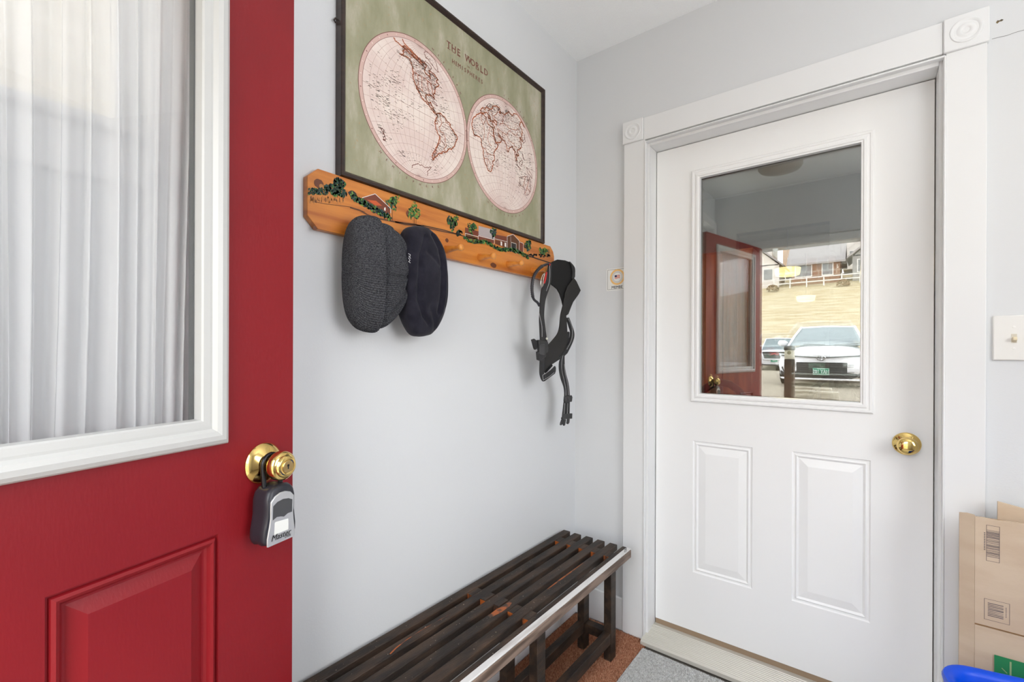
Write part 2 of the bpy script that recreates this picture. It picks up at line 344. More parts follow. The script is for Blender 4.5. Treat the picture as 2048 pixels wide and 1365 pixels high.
# ---------------------------------------------------------------- threshold and mats
t = thing('trim_8', 'white ribbed metal threshold under the white door', 'trim', (.8, 0, FZ), kind='structure')
prof = [(-.052, FZ), (-.052, -.006), (-.046, -.002)]
for i in range(13):
    y = -.045+i*.0085; z = -.002+.0165*(i/12)
    prof += [(y, z), (y+.001, z+.0016), (y+.0045, z+.0016), (y+.0055, z)]
prof += [(.070, .015), (.125, .015), (.125, FZ)]
mb = MB(); mb.loft([[(x, y, z) for y, z in prof] for x in (JX0+.001, JX1-.001)]).build('ribbed_plate', METALT, t)
def pile(parent, x0, x1, y0, y1, z, n, h, mats, seed, wd=.0016):
    rs = np.random.RandomState(seed); b = np.stack([rs.uniform(x0, x1, n), rs.uniform(y0, y1, n), np.full(n, z)], 1)
    a = rs.uniform(0, 2*PI, n); d = np.stack([np.cos(a), np.sin(a), 0*a], 1)*wd
    le = rs.normal(0, .0022, (n, 3)); le[:, 2] = rs.uniform(.6, 1.2, n)*h
    v = np.stack([b-d, b+d, b+le], 1).reshape(-1, 3)
    o = MB(); o.v = [tuple(p) for p in v]; o.f = [(3*i, 3*i+1, 3*i+2) for i in range(n)]; o.m = [int(q) for q in rs.randint(0, len(mats), n)]
    return tag(o.build('pile', mats, parent, fix=False), kind='stuff')
rm = thing('carpet', 'rust brown carpet under the dark bench', 'carpet', (.17, -1.1, FZ))
MB().box(.014, .356, YE+.02, -.020, FZ-.012, FZ-.001).build('carpet_backing', CARPET, rm)
pile(rm, .016, .354, -.75, -.019, FZ-.002, 60000, .008, [mat('rust_fibre_a', S(188, 134, 104), .9, spec=.1), mat('rust_fibre_b', S(216, 168, 136), .9, spec=.1), mat('rust_fibre_c', S(156, 104, 80), .9, spec=.1)], 3, .0011)
gm = thing('grey_doormat', 'light grey flat-woven mat in front of the white door', 'mat', (.9, -.6, FZ))
MB().box(.357, 1.85, -1.5, -.075, FZ-.012, FZ+.006).build('mat_body', GREYMAT, gm, bevel=.002)
pile(gm, .359, .80, -.62, -.077, FZ+.0055, 40000, .0035, [mat('grey_fibre_a', S(204, 204, 202), .9, spec=.1), mat('grey_fibre_b', S(158, 156, 152), .9, spec=.1), mat('grey_fibre_c', S(226, 226, 224), .9, spec=.1)], 4, .0012)

# ---------------------------------------------------------------- switch plate
sw = thing('light_switch', 'white double toggle switch plate right of the white door', 'switch', (1.4197, 0, 1.164))
MB().box(1.355, 1.4845, -.0065, 0, 1.164, 1.2905).build('plate', mat('switch_white', (.76, .75, .72), .35), sw, bevel=.0035)
for dx in (-.023, .023):
    MB().box(1.4197+dx-.0055, 1.4197+dx+.0055, -.0072, -.006, 1.213, 1.238).build('slot', mat('switch_slot', S(205, 198, 182), .5), sw)
    MB().obox((1.4197+dx, -.0115, 1.2225), (.0042, 0, 0), (0, .0075, -.003), (0, .002, .0045)).build('toggle', mat('toggle_ivory', S(214, 200, 170), .4), sw, bevel=.001)
    for dz in (-.03, .03):
        MB().lathe((1.4197+dx, -.0062, 1.2272+dz), (0, -1, 0), [(0, .0034), (.0012, .003), (.0015, .001)], 14).build('screw', mat('switch_screw', (.8, .79, .76), .3), sw)

# ---------------------------------------------------------------- member sticker
ST0, ST1, SZ0, SZ1 = .1565, .2438, 1.4535, 1.551
st = thing('member_sticker', 'small white MEMBER sticker with a flag seal left of the door casing', 'sticker', (.2, 0, SZ0))
ys = -.0009
MB().box(ST0, ST1, ys, 0, SZ0, SZ1).build('sticker_base', mat('sticker_white', (.78, .78, .76), .4), st)
mb = MB(); mb.mi(0)
bw = .0011; x0, x1, z0, z1 = ST0+.005, ST1, SZ0+.005, SZ1-.005; yl = ys-.0002
for q in ((x0, x0+bw, z0, z1), (x0, x1, z0, z0+bw), (x0, x1, z1-bw, z1)): mb.box(q[0], q[1], yl, ys, q[2], q[3])
cx, cz = .2075, 1.5115
def ring(mb, cx, cz, r0, r1, y, n=48, xmax=9, plane='y'):
    for i in range(n):
        a0, a1 = 2*PI*i/n, 2*PI*(i+1)/n
        P = [(cx+r*math.cos(a), y, cz+r*math.sin(a)) for r, a in ((r0, a0), (r1, a0), (r1, a1), (r0, a1))]
        if max(p[0] for p in P) <= xmax: mb.quad(*P)
ring(mb, cx, cz, .0235, .0240, yl, 48, ST1)
mb.mi(1); ring(mb, cx, cz, .0265, .0345, yl, 60, ST1)
mb.mi(0)
for i in range(40):
    a = 2*PI*i/40; mb.obox((cx+.0252*math.cos(a), yl, cz+.0252*math.sin(a)), (.0006*math.cos(a), 0, .0006*math.sin(a)), (0, .0001, 0), (-.0003*math.sin(a), 0, .0003*math.cos(a))) if cx+.0252*math.cos(a) < ST1-.001 else None
for i in range(34):
    a = 2*PI*i/34
    if cos_ok := (cx+.0215*math.cos(a) < ST1-.001): mb.obox((cx+.0205*math.cos(a), yl, cz+.0205*math.sin(a)), (.0011*math.cos(a), 0, .0011*math.sin(a)), (0, .0001, 0), (-.0006*math.sin(a), 0, .0006*math.cos(a)))
put_txt(mb, 'MEMBE', .0165, (.2065, yl-.0002, SZ0+.0135), (1.02, 0, 0), (0, 0, 1.05))
for i in range(6):
    mb.mi(2 if i % 2 == 0 else 3); o = .0006*math.sin(i)
    for j in range(6):
        xa, xb = cx-.0125+j*.0042, cx-.0125+(j+1)*.0042; wv = lambda x: .0014*math.sin((x-cx)*260)
        za, zb = cz+.008-i*.0027, cz+.008-(i+1)*.0027
        mb.quad((xa, yl, zb+wv(xa)), (xb, yl, zb+wv(xb)), (xb, yl, za+wv(xb)), (xa, yl, za+wv(xa)))
mb.mi(4); mb.quad((cx-.0125, yl-.0002, cz), (cx-.002, yl-.0002, cz), (cx-.002, yl-.0002, cz+.009), (cx-.0125, yl-.0002, cz+.009))
mb.build('sticker_print', [mat('ink_dark', S(50, 52, 58), .6), mat('ink_gold', S(236, 190, 120), .5), mat('ink_red', S(205, 84, 66), .5), mat('ink_pale', S(232, 214, 206), .5), mat('ink_navy', S(56, 58, 96), .5)], st, fix=False)

# ================================================================= RED DOOR (open entry door)
A = math.radians(14.2); E0 = Vector((.1556, -1.4082, 0)); DN = Vector((math.cos(A), math.sin(A), 0)); DD = Vector((-math.sin(A), math.cos(A), 0))
def fr(s, z, h): p = E0-DD*s+DN*h; return (p.x, p.y, z)     # s from the free edge, z up, h out of the face
DW = .885
d2 = thing('door_2', 'open red entry door with a sheer-curtained white-framed window', 'door', fr(DW, .0, -.02), kind='structure')
mb = MB(); rp = [(.152, .3765, .325, .8685, False), (.508, .733, .325, .8685, False)]
g0, g1, h0, h1 = .1865, .6985, 1.062, 1.942
slab(mb, fr, 0, DW, .005, 2.05, [(g0-.012, g1+.012, h0-.012, h1+.012, True)]+rp, .044)
mb.build('door_slab', RED, d2)
for q in rp:
    rect_loops(MB(), fr, *q[:4], [(0, 0), (.002, -.005), (.004, -.005), (.006, .0), (.010, .0025), (.014, .0005), (.0165, -.006), (.020, -.0085), (.023, -.0085), (.043, -.001), (.0445, -.0004), (.046, -.0004)]).build('raised_panel', RED, d2, fix=False)
rect_loops(MB(), fr, .1405, .7445, 1.0235, 1.98, [(0, 0), (0, .007), (.003, .0125), (.009, .0165), (.017, .0175), (.024, .0155), (.0275, .011), (.029, .009), (.033, .0092), (.043, .0085), (.0455, .006), (.0465, -.010)], False).build('glazing_frame', mat('white_glazing_frame', (.53, .53, .515), .38), d2, fix=False)
mb = MB(); rect_loops(mb, fr, g0-.002, g1+.002, h0-.002, h1+.002, [(0, -.010), (.0045, -.010), (.0045, -.022)], False)
mb.build('glazing_spacer', SPACER, d2, fix=False)
mb = MB(); mb.loft([[fr(g0-.004, h0-.004, -.008-q), fr(g1+.004, h0-.004, -.008-q), fr(g1+.004, h1+.004, -.008-q), fr(g0-.004, h1+.004, -.008-q)] for q in (0, .003)])
mb.build('glass_pane', GLASSR, d2)
# sheer curtain on rods on the inner face
def sheer_mat():
    m = bpy.data.materials.new('sheer_voile'); m.use_nodes = True; t = m.node_tree; t.nodes.clear()
    o = t.nodes.new('ShaderNodeOutputMaterial'); a = t.nodes.new('ShaderNodeMixShader'); b = t.nodes.new('ShaderNodeMixShader')
    tr = t.nodes.new('ShaderNodeBsdfTransparent'); df = t.nodes.new('ShaderNodeBsdfDiffuse'); tl = t.nodes.new('ShaderNodeBsdfTranslucent')
    df.inputs[0].default_value = (.88, .89, .90, 1); tl.inputs[0].default_value = (.88, .89, .90, 1)
    b.inputs[0].default_value = .30; t.links.new(df.outputs[0], b.inputs[1]); t.links.new(tl.outputs[0], b.inputs[2])
    a.inputs[0].default_value = .70; t.links.new(tr.outputs[0], a.inputs[1]); t.links.new(b.outputs[0], a.inputs[2])
    t.links.new(a.outputs[0], o.inputs[0]); return m
SHEER = sheer_mat()
cu = thing('sheer_curtain', 'white sheer pleated curtain behind the red door glass', 'curtain', fr(.44, 1.02, -.06))
rs = random.Random(5); n = 760; zs = [1.03+i*(1.98-1.03)/10 for i in range(11)]
for layer in range(1):
    cs = []; x = 0; amp = []
    ph = [rs.uniform(0, 6.28) for _ in range(6)]; fr_ = [rs.uniform(215, 245), rs.uniform(330, 380), rs.uniform(95, 125), rs.uniform(500, 560), 28, 47]
    loops = []
    for z in zs:
        tz = (z-1.03)/.95; row = []
        for i in range(n+1):
            s = .085+i*(.64/n); ss = s+.010*math.sin(s*37+ph[4])*(1-tz)+.006*math.sin(z*3+s*11)
            d = .0042*math.sin(ss*fr_[0]+ph[0]+1.2*math.sin(ss*41))+.0030*math.sin(ss*fr_[1]+ph[1]+z*1.5)+.0042*math.sin(ss*fr_[2]+ph[2])+.0013*math.sin(ss*fr_[3]+ph[3])
            d *= (.8+.5*(1-tz))
            row.append(fr(s+.004*math.sin(ss*fr_[0]+ph[0]+1.3), z, -.062-layer*.016+d))
        loops.append(row)
    mb = MB(); mb.loft(loops, (False, False), False); mb.build('voile', SHEER, cu, smooth=180, fix=False)
for z in (1.035, 1.975): MB().tube([fr(.080, z, -.055), fr(.725, z, -.055)], .004, 8).build('curtain_rod', mat('rod_white', (.8, .8, .8), .3), cu)
# knob of the red door
kc = Vector(fr(.0665, .9715, 0))
rose = MB().lathe(kc, DN, [(0, .0375), (.003, .0385), (.006, .0365), (.011, .030), (.016, .020), (.020, .014)], 48).build('knob_rose', BRASS, d2, smooth=35)
kb = MB().lathe(kc, DN, [(.014, .0115), (.028, .0115), (.032, .0165), (.037, .0240), (.043, .0268), (.050, .0268), (.055, .0256), (.0575, .0232), (.0585, .0205), (.0630, .0190), (.0642, .0175), (.0645, .0125), (.0640, .0118)], 48).build('knob', BRASS, rose, smooth=40)
MB().lathe(kc, DN, [(.061, .0112), (.0650, .0110), (.0656, .0100), (.0656, .0006)], 32).mi(0).build('key_cylinder', BRASSD, rose, smooth=30)
kh = MB(); o = kc+DN*.0659; kh.obox(o, DD*.0011, (0, 0, .0042), DN*.0002); kh.obox(o+Vector((0, 0, .0022)), DD*.0021, (0, 0, .0018), DN*.0002)
kh.build('keyhole', DARKGAP, rose)
# lockbox
lb = thing('key_lockbox', 'silver and black key lockbox hanging from the red door knob', 'lockbox', fr(.083, .84, .035))
LZ, LH, LS = .8330, .106, .072
def outline(k):   # half outline in (s, z), k shrinks
    pts = [(.0, 0), (.020, 0), (.0305, .003), (.0345, .012), (.0345, .026), (.0320, .042), (.0300, .055), (.0302, .070), (.0300, .084), (.0265, .096), (.0190, .1035), (.008, .106), (0, .106)]
    full = [(s, z) for s, z in pts]+[(-s, z) for s, z in reversed(pts[1:-1])]
    return [(s*k, .053+(z-.053)*(1-(1-k)*.8)) for s, z in full]
def lbp(s, z, h): return fr(LS-s-(z-.05)*.03, LZ+z, h)
loops = [[lbp(s, z, h) for s, z in outline(k)] for k, h in ((.84, .012), (.95, .016), (1, .024), (.97, .034), (1, .044), (.97, .051), (.90, .055))]
MB().loft(loops).build('rubber_body', RUBBER, lb, smooth=60)
face = [(-.0315, .002), (.0300, .002), (.0305, .016), (.0275, .034), (.0255, .050), (.0262, .066), (.0262, .080), (.0180, .0885), (.006, .0925), (-.006, .0925), (-.0180, .0885), (-.0265, .080), (-.0265, .066), (-.0260, .050), (-.0285, .034), (-.0320, .016)]
tv = DN*.0035
MB().poly([Vector(lbp(s, z, .0545)) for s, z in [(a*.93, b) for a, b in face]], tv).build('face_plate', SILVER, lb, bevel=.0012)
shut = [(-.0205, .047), (-.012, .0505), (-.004, .0490), (.003, .0465), (.011, .0500), (.0205, .050), (.0205, .0730), (.012, .0775), (.0, .0795), (-.012, .0775), (-.0205, .0720)]
MB().poly([Vector(lbp(s, z, .0578)) for s, z in shut], DN*.0006).build('shutter', mat('dark_shutter', (.06, .062, .065), .25), lb, bevel=.0004)
MB().poly([Vector(lbp(s, z, .0578)) for s, z in ((-.0165, .020), (.0135, .020), (.0125, .040), (-.0145, .0425), (-.0160, .040))], DN*.0005).build('label_sticker', mat('white_label', (.78, .79, .76), .5), lb)
mb = MB()
put_txt(mb, 'Master', .0150, Vector(lbp(-.0015, .0145, .0586)), DD*.98, (0, 0, 1), shear=.28)
put_txt(mb, 'Lock', .0068, Vector(lbp(.0125, .0085, .0586)), DD, (0, 0, 1), shear=.28)
mb.build('lettering', mat('lockbox_ink', (.02, .02, .02), .5), lb, fix=False)
sh = []
for i in range(13):
    a = PI*i/12; sh.append(Vector(fr(.0665+.0175*math.cos(a)+.004, .972+.0195*math.sin(a), .026)))
sh = [Vector(fr(.0880, .935, .030))]+[Vector(fr(.0880, .955, .028))]+sh+[Vector(fr(.0535, .955, .028)), Vector(fr(.0535, .935, .030))]
MB().tube(sh, .0043, 14).build('shackle', BLACKM, lb, smooth=60)

# ================================================================= MAP
mf = thing('framed_map', 'framed vintage green world map in two hemispheres above the peg rack', 'picture', (.0, -.76, 1.628))
FY0, FY1, FZ0, FZ1 = -1.2225, -.3020, 1.6268, 2.2570
fm = lambda u, v, h: (h, u, v)
rect_loops(MB(), fm, FY0, FY1, FZ0, FZ1, [(0, .001), (0, .025), (.0015, .028), (.007, .028), (.0075, .0265), (.010, .0265), (.0135, .0225), (.0165, .0195), (.0165, .012)], False).build('frame', FRAMEW, mf, fix=False)
PXm = .0182
def paper_mat():
    m = bpy.data.materials.new('antique_green_paper'); m.use_nodes = True; t = m.node_tree; p = t.nodes['Principled BSDF']; p.inputs['Roughness'].default_value = .38
    c = t.nodes.new('ShaderNodeTexCoord'); mp = t.nodes.new('ShaderNodeMapping'); mp.inputs['Scale'].default_value = (1, 2.2, .8); t.links.new(c.outputs['Object'], mp.inputs[0])
    n1 = t.nodes.new('ShaderNodeTexNoise'); n1.inputs['Scale'].default_value = 5; n1.inputs['Detail'].default_value = 8; n1.inputs['Roughness'].default_value = .65; t.links.new(mp.outputs[0], n1.inputs[0])
    r1 = t.nodes.new('ShaderNodeValToRGB'); e = r1.color_ramp.elements; e[0].position = .36; e[0].color = (*S(142, 142, 112), 1); e[1].position = .68; e[1].color = (*S(186, 180, 162), 1); e.new(.52).color = (*S(158, 155, 128), 1)
    t.links.new(n1.outputs[0], r1.inputs[0])
    n2 = t.nodes.new('ShaderNodeTexNoise'); n2.inputs['Scale'].default_value = 130; n2.inputs['Detail'].default_value = 2; t.links.new(c.outputs['Object'], n2.inputs[0])
    r2 = t.nodes.new('ShaderNodeValToRGB'); r2.color_ramp.elements[0].position = .66; r2.color_ramp.elements[1].position = .74; t.links.new(n2.outputs[0], r2.inputs[0])
    mx = t.nodes.new('ShaderNodeMix'); mx.data_type = 'RGBA'; mx.inputs[7].default_value = (*S(176, 140, 96), 1)
    mt = t.nodes.new('ShaderNodeMath'); mt.operation = 'MULTIPLY'; mt.inputs[1].default_value = .5; t.links.new(r2.outputs[0], mt.inputs[0]); t.links.new(mt.outputs[0], mx.inputs[0])
    t.links.new(r1.outputs[0], mx.inputs[6]); t.links.new(mx.outputs[2], p.inputs['Base Color']); return m
MB().box(.010, PXm, FY0+.016, FY1-.016, FZ0+.016, FZ1-.016).build('map_sheet', paper_mat(), mf)
IMK = [mat('map_disc', S(232, 218, 208), .42, var=S(222, 202, 194), vscale=9, detail=6), mat('map_rim', S(206, 174, 164), .45), mat('map_line', S(188, 160, 152), .5),
       mat('map_coast', S(150, 72, 40), .5), mat('map_border', S(206, 120, 78), .5), mat('map_ink', S(78, 70, 58), .5), mat('map_rim_line', S(128, 84, 78), .5),
       mat('map_green', S(150, 156, 128), .5), mat('map_title', S(122, 76, 64), .5), mat('map_pinkland', S(220, 180, 168), .5), mat('map_yellow', S(216, 200, 156), .5)]
mp_ = MB(); X1 = PXm+.0002; R_ = .1945; RO = .2065
def seg2(a, b, wd, x=X1):
    dy, dz = b[0]-a[0], b[1]-a[1]; l = math.hypot(dy, dz) or 1; ny, nz = -dz/l*wd/2, dy/l*wd/2
    mp_.quad((x, a[0]-ny, a[1]-nz), (x, b[0]-ny, b[1]-nz), (x, b[0]+ny, b[1]+nz), (x, a[0]+ny, a[1]+nz))
def pl(pts, wd, x=X1):
    for i in range(len(pts)-1): seg2(pts[i], pts[i+1], wd, x)
HEM = {'W': (-.9620, 1.8985, -110), 'E': (-.5520, 1.9045, 70)}
def prj(h, lon, lat):
    cy, cz, l0 = HEM[h]; d = (lon-l0+180) % 360-180
    if abs(d) > 90: return None
    la = math.radians(max(-89.9, min(89.9, lat))); dl = math.radians(d)
    if abs(dl) < 1e-4: return (cy, cz+R_*2*la/PI)
    if abs(la) < 1e-4: return (cy+R_*2*dl/PI, cz)
    if abs(abs(d)-90) < 1e-3: return (cy+R_*math.copysign(math.cos(la), dl), cz+R_*math.sin(la))
    b_ = PI/(2*dl)-2*dl/PI; c_ = 2*la/PI; sl = math.sin(la); dd_ = (1-c_*c_)/(sl-c_)      # Nicolosi globular
    Mx = (b_*sl/dd_-b_/2)/(1+b_*b_/dd_**2); Nx = (dd_**2*sl/b_**2+dd_/2)/(1+dd_**2/b_**2)
    x_ = PI/2*(Mx+math.copysign(math.sqrt(max(0, Mx*Mx+math.cos(la)**2/(1+b_*b_/dd_**2))), dl))
    y_ = PI/2*(Nx-math.copysign(math.sqrt(max(0, Nx*Nx-(dd_**2/b_**2*sl*sl+dd_*sl-1)/(1+dd_**2/b_**2))), la))
    return (cy+R_*x_*2/PI, cz+R_*y_*2/PI)
for h, (cy, cz, l0) in HEM.items():
    mp_.mi(1); mp_.add([(X1-.0001, cy+RO*math.cos(2*PI*i/120), cz+RO*math.sin(2*PI*i/120)) for i in range(120)], [tuple(range(120))])
    mp_.mi(0); mp_.add([(X1, cy+R_*math.cos(2*PI*i/120), cz+R_*math.sin(2*PI*i/120)) for i in range(120)], [tuple(range(120))])
    mp_.mi(6)
    for r, wd in ((RO, .0018), (R_, .0010)): pl([(cy+r*math.cos(2*PI*i/120), cz+r*math.sin(2*PI*i/120)) for i in range(121)], wd, X1+.0002)
    for i in range(36):
        a = 2*PI*(i+.5)/36; mp_.mi(0 if i % 3 else 6); rm_ = (R_+RO)/2
        for q in ((-.0022, .0022),): seg2((cy+(rm_-.002)*math.cos(a), cz+(rm_-.002)*math.sin(a)), (cy+(rm_+.002)*math.cos(a), cz+(rm_+.002)*math.sin(a)), .0022, X1+.0003)
    mp_.mi(2)
    for lo in range(-80, 90, 10): pl([prj(h, l0+lo, la) for la in range(-90, 91, 6)], .0006, X1+.00025)
    for la in range(-80, 90, 10): pl([prj(h, l0+lo*.999, la) for lo in range(-90, 91, 9)], .0006 if la else .0012, X1+.00025)
    if h == 'W':
        mp_.mi(2)
LAND = {
 'NA': ('W', [(-168, 66), (-156, 71), (-140, 70), (-128, 70), (-115, 68), (-95, 68), (-94, 72), (-85, 69), (-82, 67), (-87, 64), (-94, 60), (-93, 57), (-82, 55), (-80, 51), (-79, 55), (-77, 60), (-78, 62), (-70, 61), (-65, 59), (-60, 55), (-56, 52), (-65, 50), (-60, 46), (-66, 44), (-70, 43), (-74, 40), (-76, 35), (-81, 31), (-80, 26), (-82, 29), (-85, 30), (-90, 29), (-94, 29), (-97, 26), (-97, 21), (-94, 18), (-91, 18), (-88, 21), (-88, 16), (-83, 15), (-83, 10), (-79, 9), (-77, 8), (-80, 7), (-85, 10), (-91, 14), (-96, 16), (-105, 20), (-109, 25), (-113, 31), (-114, 31), (-110, 24), (-115, 29), (-118, 34), (-124, 40), (-124, 47), (-130, 54), (-136, 59), (-146, 61), (-152, 59), (-158, 56), (-165, 54), (-158, 58), (-165, 61), (-165, 64), (-168, 66)]),
 'SA': ('W', [(-77, 8), (-72, 12), (-68, 11), (-62, 10), (-57, 6), (-51, 4), (-50, 0), (-44, -2), (-38, -4), (-35, -7), (-38, -13), (-39, -18), (-42, -23), (-48, -26), (-49, -29), (-54, -34), (-58, -35), (-57, -38), (-62, -40), (-65, -43), (-66, -48), (-69, -51), (-68, -55), (-73, -53), (-75, -48), (-73, -42), (-73, -37), (-71, -30), (-70, -20), (-76, -14), (-81, -6), (-80, -1), (-77, 4), (-77, 8)]),
 'GR': ('W', [(-58, 76), (-68, 76), (-60, 82), (-35, 83), (-22, 80), (-22, 72), (-35, 66), (-43, 60), (-50, 64), (-54, 70), (-58, 76)]),
 'BAF': ('W', [(-80, 73), (-68, 70), (-62, 66), (-68, 63), (-75, 66), (-85, 70), (-80, 73)]),
 'VIC': ('W', [(-118, 72), (-105, 73), (-102, 69), (-115, 69), (-118, 72)]),
 'CHUK': ('W', [(163, 60), (170, 60), (178, 62.5), (-175, 64.5), (-170, 66), (-175, 68), (179, 69.5), (165, 70)]),
 'CUB': ('W', [(-85, 22), (-80, 23), (-74, 20), (-78, 20), (-85, 22)]),
 'NZ': ('W', [(173, -35), (178, -38), (175, -41), (171, -43), (167, -46), (171, -46), (175, -42), (173, -38), (173, -35)]),
 'ANT': ('W', [(-165, -78), (-150, -76), (-120, -74), (-100, -73), (-75, -72), (-62, -65), (-60, -75), (-40, -78)]),
 'AF': ('E', [(-6, 35), (3, 37), (10, 37), (11, 34), (20, 31), (25, 32), (32, 31), (35, 28), (37, 21), (43, 12), (51, 12), (48, 5), (42, -2), (39, -7), (41, -15), (35, -20), (35, -25), (32, -29), (26, -34), (18, -34), (15, -27), (12, -17), (13, -8), (9, -1), (9, 4), (4, 6), (-4, 5), (-8, 4), (-13, 9), (-17, 15), (-16, 22), (-10, 30), (-6, 35)]),
 'EU': ('E', [(-9, 37), (-9, 43), (-1, 44), (-4, 48), (2, 51), (8, 54), (10, 58), (6, 59), (6, 62), (14, 68), (25, 71), (40, 67), (33, 66), (40, 64), (44, 68), (55, 68), (68, 69), (75, 73), (88, 75), (104, 78), (113, 74), (130, 71), (140, 73), (152, 71), (159, 69), (159, 61), (156, 57), (156, 51), (159, 58), (150, 59), (140, 57), (137, 54), (141, 52), (137, 46), (130, 42), (129, 36), (126, 35), (124, 40), (121, 39), (122, 37), (119, 35), (122, 30), (119, 25), (113, 22), (108, 21), (106, 18), (109, 12), (105, 9), (101, 13), (100, 9), (104, 2), (101, 3), (98, 9), (97, 16), (94, 17), (91, 22), (87, 21), (80, 15), (80, 11), (77, 8), (73, 17), (72, 21), (67, 24), (60, 25), (56, 27), (50, 30), (48, 29), (51, 25), (56, 25), (59, 22), (55, 17), (45, 13), (42, 17), (39, 21), (35, 28), (36, 36), (30, 36), (27, 38), (29, 41), (41, 41), (38, 46), (31, 46), (28, 42), (24, 40), (22, 37), (19, 42), (13, 45), (18, 40), (15, 38), (10, 44), (3, 43), (0, 39), (-5, 36), (-9, 37)]),
 'GB': ('E', [(-5, 50), (1, 51), (0, 54), (-2, 58), (-5, 58), (-5, 50)]),
 'AUS': ('E', [(114, -22), (122, -18), (129, -15), (136, -12), (137, -16), (141, -17), (142, -11), (146, -19), (153, -26), (152, -33), (147, -38), (140, -38), (136, -34), (131, -31), (124, -33), (116, -35), (115, -30), (114, -22)]),
 'MAD': ('E', [(49, -12), (50, -16), (47, -25), (44, -24), (44, -17), (49, -12)]),
 'BOR': ('E', [(109, 1), (113, 3), (117, 7), (119, 4), (116, -4), (111, -3), (109, 1)]),
 'SUM': ('E', [(95, 5), (104, -2), (106, -6), (101, -3), (95, 5)]), 'JAV': ('E', [(106, -6), (114, -7), (114, -8.5), (106, -7), (106, -6)]),
 'NG': ('E', [(131, -1), (138, -2), (147, -6), (150, -10), (143, -9), (138, -8), (133, -4), (131, -1)]),
 'JAP': ('E', [(130, 32), (135, 34), (140, 36), (141, 41), (145, 44), (141, 40), (136, 37), (131, 34), (130, 32)]),
 'PHI': ('E', [(121, 18), (122, 14), (126, 8), (123, 10), (120, 14), (121, 18)]),
}
BORD = [('W', [(-124, 49), (-95, 49), (-83, 46), (-75, 45), (-68, 47)]), ('W', [(-117, 32), (-107, 31), (-101, 29), (-97, 26)]), ('W', [(-141, 70), (-141, 60), (-131, 55)]), ('W', [(-104, 49), (-104, 31)]), ('W', [(-90, 48), (-91, 40), (-89, 30)]), ('W', [(-114, 49), (-112, 37), (-114, 33)]), ('W', [(-84, 46), (-81, 38), (-82, 31)]),
        ('W', [(-72, 12), (-70, 5), (-67, 1), (-70, -4), (-73, -8), (-69, -12), (-65, -11), (-60, -15), (-58, -20), (-54, -25), (-57, -31), (-53, -33)]), ('W', [(-69, -18), (-67, -25), (-70, -33), (-71, -45), (-70, -52)]), ('W', [(-60, 8), (-60, 3), (-52, 3)]), ('W', [(-79, 1), (-75, -4), (-80, -5)]), ('W', [(-65, -22), (-58, -25), (-55, -26)]),
        ('E', [(-2, 35), (-2, 30), (8, 24), (10, 33)]), ('E', [(25, 31), (25, 20), (37, 20)]), ('E', [(10, 24), (15, 15), (14, 5)]), ('E', [(24, 20), (23, 10), (30, 4), (34, 4)]), ('E', [(12, -6), (18, -5), (22, -12), (30, -10), (40, -10)]), ('E', [(20, -18), (25, -20), (28, -24), (32, -26)]), ('E', [(20, -28), (20, -18), (12, -17)]),
        ('E', [(8, 54), (6, 48), (8, 44)]), ('E', [(14, 54), (18, 49), (23, 48), (29, 45)]), ('E', [(28, 70), (30, 60), (28, 55), (24, 50), (35, 46)]), ('E', [(48, 46), (55, 50), (70, 54), (85, 50), (98, 50), (115, 50), (122, 53), (131, 48), (131, 43)]), ('E', [(60, 68), (58, 60), (60, 52)]), ('E', [(48, 30), (45, 37), (53, 37), (61, 36), (61, 25)]), ('E', [(61, 36), (70, 37), (75, 36), (80, 31), (88, 28), (97, 28), (98, 24), (106, 22)]), ('E', [(75, 37), (80, 44), (90, 47), (98, 43), (110, 42), (120, 48)]), ('E', [(129, -15), (129, -31)]), ('E', [(141, -17), (141, -38)]), ('E', [(141, -28), (152, -29)]), ('E', [(98, 24), (98, 16), (103, 15), (106, 11)])]
rs = random.Random(11)
def wig(pts, amp, n=4):
    o = []
    for i in range(len(pts)-1):
        a, b = pts[i], pts[i+1]
        for k_ in range(n):
            t_ = k_/n; j = 0 if k_ == 0 else amp
            o.append((a[0]+(b[0]-a[0])*t_+rs.uniform(-j, j), a[1]+(b[1]-a[1])*t_+rs.uniform(-j, j)))
    return o+[pts[-1]]
def clean(pts, h):
    return [q for q in (prj(h, lo, la) for lo, la in pts) if q]
for nme, (h, pts) in LAND.items():
    c = clean(wig(pts, 1.1), h)
    if nme in ('NA', 'SA', 'AF', 'EU', 'AUS', 'GR'):
        tri = tessellate_polygon([[Vector((0, *q)) for q in c]]); mp_.mi(9 if nme not in ('GR',) else 7)
        b = len(mp_.v); mp_.v += [(X1+.00028, *q) for q in c]
    orange = nme in ('SA', 'NA', 'AF', 'EU', 'CHUK')
    mp_.mi(4 if orange else 3); pl(c, .0036 if orange else .0018, X1+.0004)
    mp_.mi(3 if orange else 6); pl(c, .0013, X1+.0005)
for h, pts in BORD:
    c = clean(wig(pts, .8, 3), h); mp_.mi(4); pl(c, .0018, X1+.0004); mp_.mi(3); pl(c, .0008, X1+.0005)
